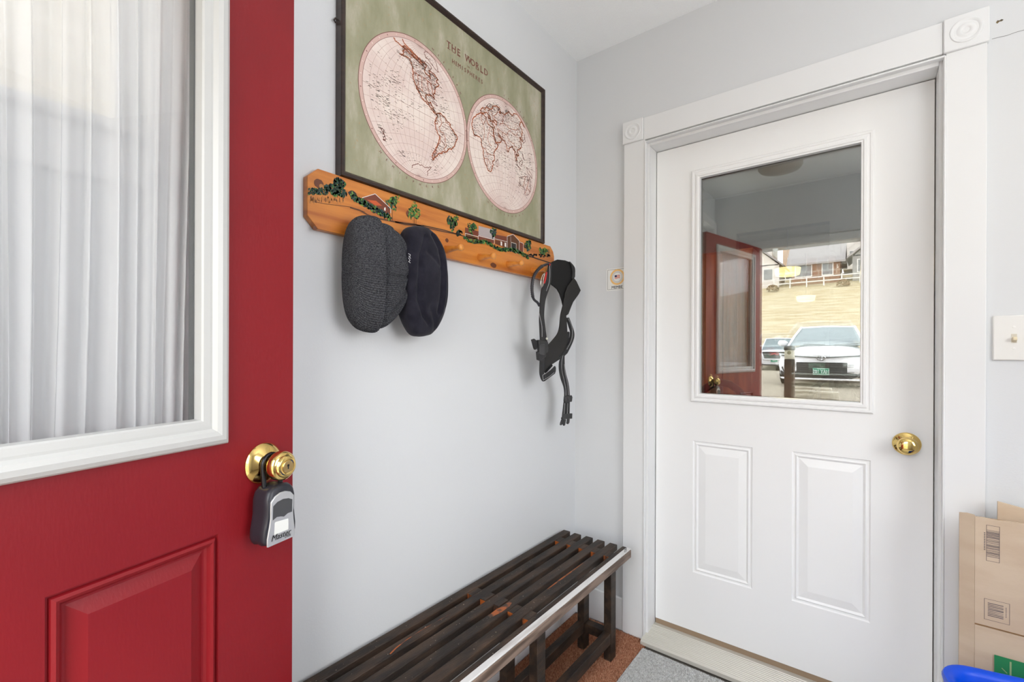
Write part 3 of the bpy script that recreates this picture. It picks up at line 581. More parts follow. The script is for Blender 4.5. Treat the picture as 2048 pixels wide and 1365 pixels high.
# fine engraved place names: dashes
def dash(h, lon, lat, m_, ln=.006, ang=None):
    q = prj(h, lon, lat)
    if not q: return
    cy, cz, _ = HEM[h]
    if math.hypot(q[0]-cy, q[1]-cz) > R_-.012: return
    a = rs.uniform(-.35, .35) if ang is None else ang; l = rs.uniform(.4, 1)*ln; mp_.mi(m_)
    seg2((q[0]-l*math.cos(a), q[1]-l*math.sin(a)), (q[0]+l*math.cos(a), q[1]+l*math.sin(a)), .0009, X1+.0006)
def inside(p, poly):
    c = False; x, y = p
    for i in range(len(poly)-1):
        (x1, y1), (x2, y2) = poly[i], poly[i+1]
        if (y1 > y) != (y2 > y) and x < (x2-x1)*(y-y1)/(y2-y1)+x1: c = not c
    return c
for nme, cnt in (('NA', 420), ('SA', 170), ('EU', 620), ('AF', 260), ('AUS', 60), ('GR', 25)):
    h, pts = LAND[nme]; xs = [p[0] for p in pts]; ys_ = [p[1] for p in pts]; k_ = 0
    while k_ < cnt:
        p = (rs.uniform(min(xs), max(xs)), rs.uniform(min(ys_), max(ys_)))
        if inside(p, pts): dash(h, *p, rs.choice([5, 5, 6, 3, 2]), .0042); k_ += 1
for nme in ('NA', 'SA', 'EU', 'AF', 'AUS'):    # names fanning off the coasts
    h, pts = LAND[nme]
    for i in range(len(pts)-1):
        for k_ in range(3): dash(h, pts[i][0]+rs.uniform(-5, 5), pts[i][1]+rs.uniform(-4, 4), 5, .0065, -.25+rs.uniform(-.1, .1))
for cl, cnt, sp_ in (((-172, -12), 50, 9), ((-150, -18), 40, 10), ((-158, 20), 26, 6), ((178, 5), 34, 10), ((-165, 25), 18, 16), ((174, -40), 26, 6), ((-140, 4), 26, 14), ((-62, 17), 20, 5), ((-60, 32), 8, 4), ((-165, -60), 14, 5), ((-40, -60), 10, 8)):
    for _ in range(cnt): dash('W', cl[0]+rs.gauss(0, sp_), cl[1]+rs.gauss(0, sp_*.7), 5, .0048)
for cl, cnt, sp_ in (((75, -10), 26, 14), ((60, -5), 20, 8), ((125, 5), 40, 10), ((110, -10), 26, 8), ((90, -45), 14, 16), ((-10, 10), 22, 6), ((5, 60), 34, 8), ((75, 76), 26, 14), ((145, 12), 24, 8)):
    for _ in range(cnt): dash('E', cl[0]+rs.gauss(0, sp_), cl[1]+rs.gauss(0, sp_*.7), 5, .0048)
for _ in range(90):
    h = rs.choice('WE'); dash(h, HEM[h][2]+rs.uniform(-85, 85), rs.uniform(-75, 60), rs.choice([3, 2, 5]), .0018)
for _ in range(26): dash('W', -110+rs.uniform(-60, 60), rs.choice((-67, -70, -62)), 5, .0018)
# writing
mp_.mi(8); Uy, Vz = Vector((0, 1, 0)), Vector((0, 0, 1)); xt = X1+.0003
def spaced(s, size, cy, cz, step, vs=1.):
    for i, ch in enumerate(s):
        if ch != ' ': put_txt(mp_, ch, size, (xt, cy+(i-(len(s)-1)/2)*step, cz), Uy, Vz*vs)
spaced('THE WORLD', .030, -.752, 2.157, .0225, 1.05)
for i, ch in enumerate('THE WORLD'):      # slab serifs under the capitals
    if ch in 'THEWRL':
        y_ = -.752+(i-4)*.0225
        for dz in ((-.0108,) if ch != 'W' else (.0108,)): seg2((y_-.0075, 2.157+dz), (y_+.0075, 2.157+dz), .0018, xt)
mp_.mi(8); spaced('IN', .009, -.752, 2.133, .007); spaced('HEMISPHERES', .018, -.752, 2.115, .0138, 1.1)
def arc_text(s, h, r, a0, a1, size, flip=False):
    cy, cz, _ = HEM[h]
    for i, ch in enumerate(s):
        a = math.radians(a0+(a1-a0)*i/(len(s)-1)); nrm = Vector((0, math.cos(a), math.sin(a)))*(-1 if flip else 1)
        u = Vector((0, nrm.z, -nrm.y))
        put_txt(mp_, ch, size, (xt, cy+r*math.cos(a), cz+r*math.sin(a)), u, nrm)
mp_.mi(6)
arc_text('WESTERN', 'W', RO+.011, 76, 37, .0095); arc_text('HEMISPHERE', 'W', RO+.011, 231, 291, .0095, True)
arc_text('EASTERN', 'E', RO+.011, 92, 52, .0095); arc_text('HEMISPHERE', 'E', RO+.011, 244, 300, .0095, True)
mp_.build('map_print', IMK, mf, fix=False)
MB().tube([PX(671, 36, .004), PX(668, 40, .010), PX(671, 45, .004)], .002, 6).build('hanger', FRAMEW, mf)

# ================================================================= PEG RACK
pr_ = thing('peg_rack', 'orange pine peg rack painted with a farm scene, under the map', 'rack', (0, -.76, 1.4797))
RY0, RY1, RZ_0, RZ_1 = -1.3065, -.2200, 1.4797, 1.6262
pts = [(RY0, 1.507), (RY0, 1.601), (RY0+.0265, RZ_1), (RY1-.03, RZ_1), (RY1-.008, 1.608), (RY1, 1.588), (RY1, 1.507), (RY1-.0265, RZ_0), (RY0+.0265, RZ_0)]
mb = MB(); mb.loft([[(x, y, z) for y, z in pts] for x in (.0, .0205)]).build('plank', PINE, pr_, bevel=.0012)
pegs_y = [-1.164, -1.007, -.850, -.694, -.5365, -.379]
p0 = None
for y in pegs_y:
    if p0 is None:
        p0 = MB().lathe((.0195, y, 1.507), (1, 0, -.045), [(0, .0125), (.004, .0122), (.03, .0088), (.050, .0066), (.054, .0072), (.058, .0098), (.063, .0112), (.068, .0098), (.0705, .005), (.071, .001)], 20).build('peg', PEGM, pr_, smooth=50)
    else:
        c = p0.copy(); COL.objects.link(c); c.parent = pr_; c.location = (0, y-pegs_y[0], 0)
# painted scene: raised dabs of paint
PM = [mat('paint_dark_green', S(22, 52, 34), .5), mat('paint_green', S(52, 104, 48), .5), mat('paint_light_green', S(112, 150, 60), .5), mat('paint_blue_green', S(34, 62, 66), .5), mat('paint_brown', S(92, 54, 28), .5),
      mat('paint_white', S(226, 220, 214), .5), mat('paint_barn', S(112, 52, 28), .5), mat('paint_dark', S(34, 30, 28), .5), mat('paint_roof', S(172, 160, 158), .5), mat('paint_ochre', S(176, 116, 54), .5), mat('paint_orange_red', S(196, 84, 34), .5), mat('pine_knot', S(98, 48, 18), .5)]
pm = MB(); XP = .0208; rs = random.Random(3)
def lp(px, py, k=0): q = PX(px, py, XP); return Vector((XP+k*.00012, q.y, q.z))
def blob(px, py, rx, ry, m_, k=1, n=14):
    pm.mi(m_); c = lp(px, py, k); a = lp(px+rx, py, k); ry_ = abs((lp(px, py+ry)-c).z); rx_ = abs(a.y-c.y)
    pm.add([(c.x, c.y+rx_*math.cos(2*PI*i/n)*rs.uniform(.85, 1.1), c.z+ry_*math.sin(2*PI*i/n)*rs.uniform(.85, 1.1)) for i in range(n)], [tuple(range(n))])
def tree(px, py, w_, h_, n, weights=(0, 0, 1, 1, 2, 3), dr=1.6, trunk=0):
    if trunk:
        pm.mi(4); a, b = lp(px, py, 1), lp(px+1, py+h_+trunk, 1); pm.quad(a+Vector((0, -.0006, 0)), b+Vector((0, -.0009, 0)), b+Vector((0, .0009, 0)), a+Vector((0, .0006, 0)))
    p1, p2 = rs.uniform(0, 6), rs.uniform(0, 6)
    for i in range(n):
        a = rs.uniform(0, 6.28); r = math.sqrt(rs.random())*(.86+.22*math.sin(3*a+p1)+.16*math.sin(5*a+p2)); blob(px+w_*r*math.cos(a), py+h_*r*math.sin(a), dr*rs.uniform(.5, 1.1), dr*rs.uniform(.6, 1.5), rs.choice(weights), 2+i % 4, 6)
def poly(pts, m_, k=3):
    pm.mi(m_); P = [lp(x, y, k) for x, y in pts]; pm.add(P, [tuple(range(len(P)))])
def line(pts, wd, m_, k=4):
    pm.mi(m_); P = [lp(x, y, k) for x, y in pts]
    for i in range(len(P)-1):
        d = P[i+1]-P[i]; nn = Vector((0, -d.z, d.y)).normalized()*wd/2; pm.quad(P[i]-nn, P[i+1]-nn, P[i+1]+nn, P[i]+nn)
blob(638, 368, 10, 10, 11, 1, 18); blob(643, 373, 5, 5, 9, 2, 10)
for i in range(240): blob(616+rs.uniform(0, 40), 381+rs.uniform(-6, 6)+rs.uniform(0, 4), 1.3, 1.5, rs.choice((0, 0, 1, 3)), 2+i % 3, 6)
tree(674, 376, 22, 19, 560, (0, 0, 0, 3, 1), 1.9); tree(670, 390, 5, 6, 40, (1, 2), 1.4)
blob(705, 388, 8, 7, 7, 1)
for i in range(380):
    t_ = rs.random(); blob(702+t_*78+rs.uniform(-3, 3), 392+t_*44+rs.uniform(-7, 7)*(1-.3*t_), 1.6, 2.2, rs.choice((0, 0, 1, 2, 3)), 5+i % 3, 6)
for i in range(90):
    blob(618+rs.uniform(0, 70), 396+rs.uniform(-4, 5)+rs.uniform(0, 1)*6, .8, 3, rs.choice((9, 9, 4)), 1+i % 2, 6)
line([(630, 404), (650, 408), (700, 414), (730, 424)], .0012, 4); line([(700, 415), (720, 421), (735, 430), (750, 436), (790, 444), (830, 449), (850, 455), (880, 462), (920, 470)], .004, 4, 2)
line([(790, 444), (810, 449), (845, 452), (853, 460)], .005, 4, 2); line([(845, 451), (890, 461), (925, 472), (960, 480)], .0028, 7, 2)
poly([(724, 396), (750, 388), (780, 416), (780, 428), (760, 424), (740, 412)], 6); poly([(734, 400), (752, 402), (764, 412), (750, 411)], 10, 4)
line([(724, 396), (750, 388), (781, 417), (781, 427)], .0016, 5, 5); poly([(768, 416), (771, 415), (771, 422), (768, 421)], 5, 5)
tree(784, 408, 12, 14, 110, (0, 3, 1, 1, 2), 1.7, 22); tree(790, 398, 10, 8, 40, (0, 1, 2), 1.6); tree(828, 424, 14, 17, 170, (0, 1, 1, 2, 2), 1.6, 8)
line([(826, 436), (827, 449)], .0011, 4); line([(832, 436), (832, 450)], .0011, 4); blob(816, 428, 4, 7, 6, 1)
tree(905, 445, 12, 15, 180, (0, 0, 1, 3, 2), 1.8, 8); tree(918, 466, 7, 7, 70, (0, 7), 1.6)
poly([(930, 455), (957, 463), (957, 474), (930, 467)], 6); tree(944, 457, 9, 13, 110, (0, 1, 1, 2), 1.6)
line([(930, 480), (930, 467), (956, 474)], .0016, 5, 9); poly([(930, 468), (955, 475), (955, 482), (931, 477)], 4, 2)
poly([(957, 452), (988, 460), (990, 480), (957, 471)], 8); poly([(957, 472), (988, 480), (988, 487), (957, 482)], 6); line([(956, 484), (956, 472), (988, 480), (988, 488)], .0016, 5, 9)
tree(987, 466, 7, 11, 70, (0, 3, 1), 1.7); poly([(990, 469), (1014, 474), (1014, 485), (990, 479)], 6); poly([(990, 480), (1014, 485), (1014, 497), (990, 488)], 11)
line([(990, 478), (1014, 484)], .0014, 5, 9)
for x in (1001, 1009): poly([(x, 483+(x-1001)*.3), (x+3, 484+(x-1001)*.3), (x+3, 492+(x-1001)*.3), (x, 491+(x-1001)*.3)], 5, 5)
poly([(1014, 473), (1026, 470), (1038, 482), (1038, 506), (1014, 500)], 4); poly([(1022, 486), (1032, 488), (1032, 508), (1022, 503)], 7, 4); poly([(1038, 483), (1046, 487), (1046, 508), (1038, 506)], 6)
line([(1014, 500), (1014, 473), (1026, 469), (1038, 482), (1038, 506)], .0018, 5, 9); line([(1022, 503), (1022, 485), (1032, 488), (1032, 508)], .0014, 5, 9); line([(1038, 484), (1046, 487), (1046, 508)], .0014, 5, 9); line([(1021, 484), (1021, 473)], .001, 5, 9)
tree(1056, 492, 7, 13, 110, (0, 1, 2, 3), 1.6, 8); tree(1087, 503, 9, 8, 70, (1, 1, 2, 3), 1.7)
for i in range(14):
    x = 1079+i*1.5; line([(x, 498), (x+rs.uniform(-1, 1), 508+rs.uniform(0, 8))], .0016, rs.choice((1, 2, 3)), 6)
for i in range(420):
    t_ = rs.random(); blob(927+t_*130, 476+t_*36+rs.uniform(-3.5, 3)+3*math.sin(t_*14), 1.3, 1.9, rs.choice((0, 0, 1, 1, 2)), 10+i % 3, 6)
line([(1050, 510), (1075, 518), (1103, 527)], .004, 7, 5)
for i in range(30): blob(1050+rs.uniform(0, 52), 511+rs.uniform(-2, 3)+i*.0, 2, 1.6, 7, 6, 6)
blob(630, 456, 4.6, 3.4, 11, 1, 12); blob(894, 481, 3.4, 4.2, 11, 1, 12); blob(987, 531, 6, 5, 11, 1, 12)
pm.build('painted_scene', PM, pr_, fix=False)

# ================================================================= HATS
def catmull(rows, n):
    o = []; m = len(rows)-1
    for i in range(n+1):
        t = i/n*m; k = min(int(t), m-1); f = t-k
        P = [rows[max(k-1, 0)], rows[k], rows[k+1], rows[min(k+2, m)]]
        o.append([.5*((2*P[1][j])+(-P[0][j]+P[2][j])*f+(2*P[0][j]-5*P[1][j]+4*P[2][j]-P[3][j])*f*f+(-P[0][j]+3*P[1][j]-3*P[2][j]+P[3][j])*f**3) for j in range(len(rows[0]))])
    return o
def hat_mesh(rows, cy0, cz, cx, nrow, wales, amp, disp=None, per=4):
    R2 = catmull(rows, nrow); n = wales*per; vs = []; ex = 2.7
    th_ = []
    base = [(.04*math.copysign(abs(math.cos(a))**(2/ex), math.cos(a)), .14*math.copysign(abs(math.sin(a))**(2/ex), math.sin(a))) for a in [2*PI*i/2000 for i in range(2001)]]
    L = [0]
    for i in range(2000): L.append(L[-1]+math.hypot(base[i+1][0]-base[i][0], base[i+1][1]-base[i][1]))
    tot = L[-1]; j = 0
    for i in range(n):
        while L[j+1] < tot*i/n: j += 1
        th_.append(2*PI*j/2000)
    for ri, (a, up, lo, tk) in enumerate(R2):
        for i, t in enumerate(th_):
            c, s = math.cos(t), math.sin(t); rr = (up if s > 0 else lo)
            x = tk*math.copysign(abs(c)**(2/ex), c); z = max(rr, .0005)*math.copysign(abs(s)**(2/ex), s)
            f = 1+amp*math.cos(2*PI*i/per)*min(1, rr/.05)/max(.02, math.hypot(x, z))
            x *= f; z *= f; y = cy0+a
            p = Vector((cx+x, y, cz+z))
            if disp and c > -.1: p.x += disp(y, p.z)
            vs.append(p)
    mb = MB(); mb.v = [tuple(v) for v in vs]
    for r in range(nrow):
        for i in range(n):
            k = (i+1) % n; mb.f.append((r*n+i, r*n+k, (r+1)*n+k, (r+1)*n+i)); mb.m.append(0)
    mb.f.append(tuple(range(n))); mb.m.append(0); mb.f.append(tuple(nrow*n+i for i in range(n))); mb.m.append(0)
    return mb
U1, U2 = .000355, .000292
KNIT = mat('charcoal_knit', (.022, .023, .027), .95, var=(.13, .13, .14), vscale=420, vstretch=(1, .6, 1.3), detail=3, spec=.1, bump=.3, bscale=300, bstretch=(1, 1.6, .8), lo=.36, hi=.85)
bn = thing('knit_beanie', 'charcoal ribbed knit beanie hanging at the left of the peg rack', 'hat', (.06, -1.13, 1.245))
cuff = [(115, 200, 200, .020), (122, 310, 320, .028), (145, 400, 410, .036), (190, 462, 472, .042), (240, 486, 500, .046), (290, 496, 510, .051), (322, 496, 512, .052), (334, 490, 508, .050), (340, 470, 490, .042)]
dome = [(300, 410, 440, .024), (312, 436, 462, .029), (335, 446, 470, .0325), (390, 462, 470, .038), (450, 455, 430, .038), (510, 425, 365, .036), (560, 380, 290, .032), (600, 325, 205, .026), (628, 250, 125, .019), (643, 140, 60, .011), (650, 40, 20, .004)]
conv = lambda rows: [((a-115)*U1, u*U2, l*U2, t) for a, u, l, t in rows]
gauss = lambda d, w_: math.exp(-(d/w_)**2)
def pdist(y, z, P):
    b = 9
    for i in range(len(P)-1):
        a0, a1 = P[i], P[i+1]; dx, dz = a1[0]-a0[0], a1[1]-a0[1]; t = max(0, min(1, ((y-a0[0])*dx+(z-a0[1])*dz)/(dx*dx+dz*dz)))
        b = min(b, math.hypot(y-a0[0]-t*dx, z-a0[1]-t*dz))
    return b
BY, BZ, BX = -1.231, 1.382, .069
def bpt(x, y): return (BY+(x-115)*U1, BZ+(655-y)*U2)
f1 = [bpt(600, 640), bpt(520, 660), bpt(380, 680)]; f2 = [bpt(590, 700), bpt(540, 860), bpt(430, 1010)]; f3 = [bpt(490, 230), bpt(560, 380), bpt(610, 560)]
def bdisp(y, z): return -.006*gauss(pdist(y, z, f1), .006)-.010*gauss(pdist(y, z, f2), .006)-.007*gauss(pdist(y, z, f3), .006)
hat_mesh(conv(cuff), BY, BZ, BX, 30, 112, .0016).build('folded_cuff', KNIT, bn, smooth=180)
hat_mesh(conv(dome), BY, BZ, BX, 56, 112, .0014, bdisp).build('crown', KNIT, bn, smooth=180)
NAVY = mat('navy_fleece', (.0105, .010, .017), .9, var=(.018, .017, .026), vscale=30, spec=.12, bump=.25, bscale=500)
NAVY.node_tree.nodes['Principled BSDF'].inputs['Sheen Weight'].default_value = .12
nv = thing('navy_fleece_hat', 'dark navy fleece hat hanging right of the grey beanie', 'hat', (.06, -.98, 1.23))
NY, NZ = -1.0685, 1.3815
def npt(x, y): return (NY+(x-610)*.00040, NZ+(760-y)*.000345*.98)
g1_ = [npt(840, 370), npt(890, 470), npt(915, 620), npt(905, 850), npt(880, 1010)]; g2_ = [npt(760, 400), npt(705, 560), npt(690, 800), npt(690, 930), npt(740, 1060), npt(800, 1120)]; g3_ = [npt(800, 980), npt(850, 1090), npt(870, 1160)]; g4_ = [npt(760, 520), npt(840, 580), npt(905, 640)]; g5_ = [npt(1000, 520), npt(985, 800), npt(960, 960)]
def ndisp(y, z): return -.010*gauss(pdist(y, z, g1_), .0075)+.006*gauss(pdist(y-.010, z, g1_), .010)-.008*gauss(pdist(y, z, g2_), .006)-.006*gauss(pdist(y, z, g3_), .008)-.003*gauss(pdist(y, z, g4_), .006)-.004*gauss(pdist(y, z, g5_), .006)
nrows = [(610, 80, 110, .018), (618, 270, 220, .028), (640, 400, 340, .035), (700, 445, 445, .040), (760, 460, 462, .042), (820, 462, 455, .042), (880, 430, 430, .040), (940, 375, 345, .036), (985, 300, 240, .028), (1010, 215, 140, .019), (1020, 100, 60, .010), (1023, 30, 20, .004)]
hat_mesh([((a-610)*.00040, u*.000338, l*.000338, t) for a, u, l, t in nrows], NY, NZ, .070, 60, 56, 0., ndisp).build('hat_body', NAVY, nv, smooth=180)
lg = MB(); c0 = Vector(PX(819, 517, .109))
for i, (a, b) in enumerate((((-.004, .012), (.003, .010)), ((.003, .010), (.001, .003)), ((-.003, .006), (.004, .0)), ((-.004, .001), (.002, -.005)), ((.002, -.005), (-.003, -.009)), ((-.003, -.009), (.003, -.012)))):
    lg.tube([c0+Vector((0, a[0], a[1])), c0+Vector((0, b[0], b[1]))], .0008, 5)
lg.build('embroidered_mark', mat('silver_thread', (.5, .5, .52), .5), nv)

# ================================================================= DOG HARNESS
hn = thing('dog_harness', 'black dog harness with straps and buckles hanging on the last peg', 'harness', (.10, -.33, .88))
NEO = mat('black_neoprene', (.010, .010, .010), .75, bump=.15, bscale=400, spec=.25); NEO2 = mat('grey_black_lining', (.022, .021, .020), .7, bump=.2, bscale=300, spec=.3)
WEB = mat('black_webbing', (.014, .014, .015), .6, bump=.5, bscale=350); PIPE = mat('reflective_piping', (.42, .42, .43), .4, .3)
Z7 = lambda x, y, d=.10: PX(1040+x/6.829, 500+y/6.825, d)
Z8 = lambda x, y, d=.10: PX(1040+x/6.829, 660+y/6.825, d)
def plate(name, pts, m_, th=.004, d=.10, Z=Z7, bev=.0015):
    P = [Z(*p[:2], d if len(p) < 3 else p[2]) for p in pts]; return MB().poly(P, Vector((th, 0, 0))).build(name, m_, hn, bevel=bev)
def ribbon(name, L, R, m_, th=.004, d=.10, Z=Z7, n=24):
    A_ = catmull([list(Z(*p[:2], d if len(p) < 3 else p[2])) for p in L], n); B_ = catmull([list(Z(*p[:2], d if len(p) < 3 else p[2])) for p in R], n)
    return MB().loft([[Vector(a), Vector(b), Vector(b)+Vector((th, 0, 0)), Vector(a)+Vector((th, 0, 0))] for a, b in zip(A_, B_)]).build(name, m_, hn, bevel=.0012)
def cord(name, pts, r, m_, d=.105, Z=Z7, n=24, parent=None):
    A_ = catmull([list(Z(*p[:2], d if len(p) < 3 else p[2])) for p in pts], n); return MB().tube(A_, r, 8).build(name, m_, parent or hn, smooth=60)
plate('back_panel', [(430, 165), (500, 135), (600, 145), (665, 170), (700, 220), (722, 330), (705, 430), (640, 500), (612, 560), (600, 640), (592, 800), (575, 760), (560, 690), (530, 600), (495, 540), (445, 495), (405, 468), (405, 300), (415, 200)], NEO, .006, .085)
plate('side_flap', [(722, 380), (760, 430), (818, 555), (790, 610), (715, 715), (690, 775), (650, 880), (622, 900), (606, 800), (602, 600), (640, 500), (700, 420)], NEO2, .005, .094)
ribbon('edge_strap', [(660, 165), (690, 215), (705, 300), (700, 400)], [(672, 160), (735, 240), (742, 330), (738, 380)], WEB, .005, .092)
p = ribbon('chest_strap', [(600, 650), (575, 770), (545, 900), (530, 1050), (500, 1150), (430, 1240), (370, 1310), (335, 1400), (322, 1520), (318, 1660)], [(604, 650), (606, 780), (622, 950), (630, 1080), (632, 1180), (622, 1290), (580, 1390), (500, 1470), (420, 1570), (325, 1680)], NEO2, .006, .098, n=40)
ribbon('front_strap', [(388, 185), (352, 330), (312, 450), (282, 560), (266, 700), (262, 850), (256, 960), (262, 1100), (268, 1250)], [(418, 190), (413, 330), (403, 450), (376, 550), (340, 650), (320, 760), (312, 900), (322, 1010), (352, 1250)], WEB, .007, .105, n=40)
cord('piping', [(402, 190), (408, 330), (396, 450), (360, 560)], .0009, PIPE, .1135)
cord('piping', [(262, 860), (280, 950), (300, 1050), (302, 1190)], .0009, PIPE, .1135)
A_ = catmull([list(Z7(*q, .105)) for q in ((385, 192), (300, 225), (232, 290), (187, 370), (166, 470), (166, 570), (186, 670), (240, 722), (264, 765))], 90)
MB().tube(A_, [.0054+(.0014 if i % 3 == 0 else 0) if 10 < i < 66 else .0048 for i in range(91)], 12).build('grab_handle', mat('black_rubber', (.02, .019, .024), .45), hn, smooth=60)
MB().tube([Z7(*q, .112) for q in ((335, 320), (305, 350), (288, 410), (282, 470), (296, 510), (312, 480), (318, 400), (335, 330))], .0022, 8).build('carabiner', mat('carabiner_steel', (.6, .56, .5), .2, 1.), hn, smooth=60)
plate('red_tab', [(352, 300), (366, 305), (352, 400), (335, 460), (318, 462), (330, 400), (345, 340)], mat('red_nylon', S(190, 40, 36), .6), .003, .113)
plate('red_tab', [(398, 190), (410, 190), (408, 215), (400, 215)], mat('red_nylon', S(190, 40, 36), .6), .003, .1135, bev=.0005)
bk = plate('side_buckle', [(225, 140), (330, 130), (352, 180), (350, 300), (322, 320), (322, 370), (270, 400), (268, 430), (222, 410), (214, 300), (236, 290), (222, 200)], BLACKP, .012, .100, Z8)
MB().poly([Z8(*q, .1125) for q in ((262, 200), (330, 195), (325, 345), (255, 335))], (.003, 0, 0)).build('buckle_tongue', mat('satin_black_plastic', (.035, .035, .038), .3), bk, bevel=.001)
plate('strap_end', [(145, 135), (180, 122), (218, 150), (216, 262), (192, 274), (178, 255)], WEB, .006, .100, Z8)
ribbon('belly_strap', [(272, 350), (262, 480), (262, 600), (285, 680), (308, 708)], [(320, 360), (320, 470), (316, 580), (318, 640), (320, 690)], WEB, .006, .104, Z8)
plate('webbing_fold', [(310, 620), (400, 560), (465, 492), (476, 520), (474, 565), (462, 600), (318, 706)], WEB, .006, .106, Z8)
plate('webbing_fold', [(330, 560), (420, 458), (440, 490), (340, 600)], NEO, .004, .100, Z8)
cord('piping', [(308, 622), (400, 560), (468, 494)], .0009, PIPE, .1135, Z8); cord('piping', [(322, 685), (400, 640), (466, 585)], .0009, PIPE, .1135, Z8); cord('piping', [(310, 620), (318, 690)], .0009, PIPE, .1135, Z8)
ribbon('girth_strap', [(622, 930), (660, 1050), (680, 1130), (660, 1240), (610, 1340), (560, 1420), (430, 1530)], [(650, 925), (690, 1030), (722, 1135), (712, 1230), (650, 1370), (600, 1440), (432, 1556)], WEB, .008, .090, n=40)
plate('girth_pad', [(632, 1140), (650, 1115), (664, 1130), (650, 1260), (620, 1300)], WEB, .006, .087)
cord('piping', [(660, 940), (705, 1040), (716, 1135), (700, 1240), (640, 1360)], .0009, PIPE, .099)
ribbon('hanging_strap', [(562, 360), (530, 440), (528, 550), (552, 670), (592, 790), (600, 900), (590, 1000), (572, 1160)], [(606, 318), (606, 470), (622, 590), (660, 740), (676, 900), (676, 1000), (672, 1160)], WEB, .0025, .096, Z8, 40)
cord('piping', [(588, 350), (570, 440), (572, 560), (600, 680), (624, 800), (626, 900)], .0008, PIPE, .0992, Z8); cord('piping', [(604, 470), (618, 600), (650, 740), (662, 890)], .0008, PIPE, .0992, Z8)
cord('piping', [(612, 1005), (602, 1150)], .0008, PIPE, .0992, Z8); cord('piping', [(652, 1005), (646, 1150)], .0008, PIPE, .0992, Z8)
def slider(y0, y1):
    t = plate('slider_buckle', [(596, y0+8), (690, y0-8), (700, y0+20), (690, y1-10), (600, y1+2), (590, y1-20)], BLACKP, .007, .0955, Z8)
    for dx in (0, 42): MB().poly([Z8(*q, .1026) for q in ((612+dx, y0+28), (634+dx, y0+24), (638+dx, y1-26), (618+dx, y1-22))], (.0008, 0, 0)).build('slot', mat('satin_black_plastic', (.035, .035, .038), .3), t)
slider(902, 992)
t = plate('release_clip', [(572, 1148), (695, 1140), (692, 1212), (560, 1222), (556, 1205), (568, 1190)], BLACKP, .008, .0955, Z8)
for q in ([(562, 1222), (545, 1270), (540, 1300), (552, 1305), (572, 1285), (582, 1222)], [(588, 1222), (580, 1300), (588, 1312), (604, 1302), (618, 1222)], [(640, 1218), (628, 1280), (644, 1290), (662, 1270), (668, 1216)]):
    MB().poly([Z8(*k_, .096) for k_ in q], (.005, 0, 0)).build('prong', BLACKP, t, bevel=.001)
MB().lathe(Z7(358, 1217, .112), (1, 0, .2), [(0, .003), (.002, .005), (.006, .004), (.007, .001)], 12).build('white_toggle', mat('white_bead', (.7, .7, .6), .5), hn)

# ================================================================= BENCH
bh = .400
be = thing('slatted_bench', 'dark-stained slatted wooden bench along the left wall', 'bench', (.17, -.85, FZ))
s0 = None; ynear = -1.62; ss_ = [.0184+.0552*i for i in range(6)]
for i, x in enumerate(ss_):
    wd = .0335 if i < 5 else .0180
    far = -.130-random.uniform(0, .004)
    mb = MB()
    # each slat is two lengths butted over the middle bearer
    mb.box(x, x+wd, ynear, far, bh-.024, bh)
    mb.build('slat', BENCH, be, bevel=.0028)
fr_t = MB().box(.3125+.0005, .3325, ynear, -.134, bh-.0035, bh+.0012); fr_t.build('white_edge_strip', BWHITE, be, bevel=.0015)['label'] = 'white front edge strip with small black lettering'
MB().box(.316, .3340, ynear, -.1345, bh-.0345, bh-.0035).build('front_rail', BEDGE, be, bevel=.003)
mb = MB(); put_txt(mb, 'Y2IBA', .020, (.322, -.162, bh+.0015), Vector((-.35, .94, 0))*.9, Vector((-.94, -.35, 0))*.6)
mb.build('edge_lettering', mat('stamp_ink', (.03, .03, .03), .6), be, fix=False)
for yc in (-.231, -.758, -1.30):
    MB().box(.0184, .3125, yc-.022, yc+.022, bh-.060, bh-.0245).build('bearer', BENCH, be, bevel=.002)
    for i in range(5):
        xa, xb = ss_[i]+.0335, ss_[i+1]; hgt = .002 if (yc < -.5 and i in (1, 2)) else -.001
        o = MB().box(xa+.0005, xb-.0005, yc-.024, yc+.024, bh-.0245, bh+hgt).build('spacer_block', [BENCH], be, bevel=.0012)
        MB().box(xa+.0006, xb-.0006, yc-.0246, yc-.0236, bh-.020, bh-.001).build('bare_end', BWORN, o)
legx = [(.1445, .1745), (.2615, .2925)]
for yc in (-.2075, -.7085, -1.31):
    for xa, xb in legx: MB().box(xa, xb, yc-.022, yc+.022, FZ, bh-.061).build('leg', BENCH, be, bevel=.002)
for xa, xb in legx: MB().box(xa+.0005, xb-.0005, -1.33, -.2305, .051, .092).build('lower_rail', BENCH, be, bevel=.002)
for yc in (-.2075, -.7085, -1.31): MB().box(.1750, .2610, yc-.018, yc+.018, .052, .088).build('cross_rail', BENCH, be, bevel=.002)
mb = MB(); rs = random.Random(2)
for i in range(150):       # specks of dried paint and grit
    k_ = rs.randrange(6); x = ss_[k_]+rs.uniform(.003, .029); y = rs.uniform(-1.35, -.4); r = rs.uniform(.0004, .0012)
    if rs.random() < .12: r *= 1.6
    mb.add([(x+r*math.cos(a), y+r*1.3*math.sin(a), bh+.0003) for a in [PI/3*j for j in range(6)]], [tuple(range(6))])
tag(mb.build('paint_specks', mat('speck', S(172, 156, 134), .6), be, fix=False), kind='stuff')
def scratch(path, wd):
    mb = MB(); P = [Vector((x, y, bh+.0004)) for x, y in path]
    for i in range(len(P)-1):
        d = (P[i+1]-P[i]).normalized(); nn = Vector((-d.y, d.x, 0)); a, b = wd[i]/2, wd[i+1]/2; mb.quad(P[i]-nn*a, P[i+1]-nn*b, P[i+1]+nn*b, P[i]+nn*a)
    mb.build('bare_scratch', BWORN, be, fix=False)
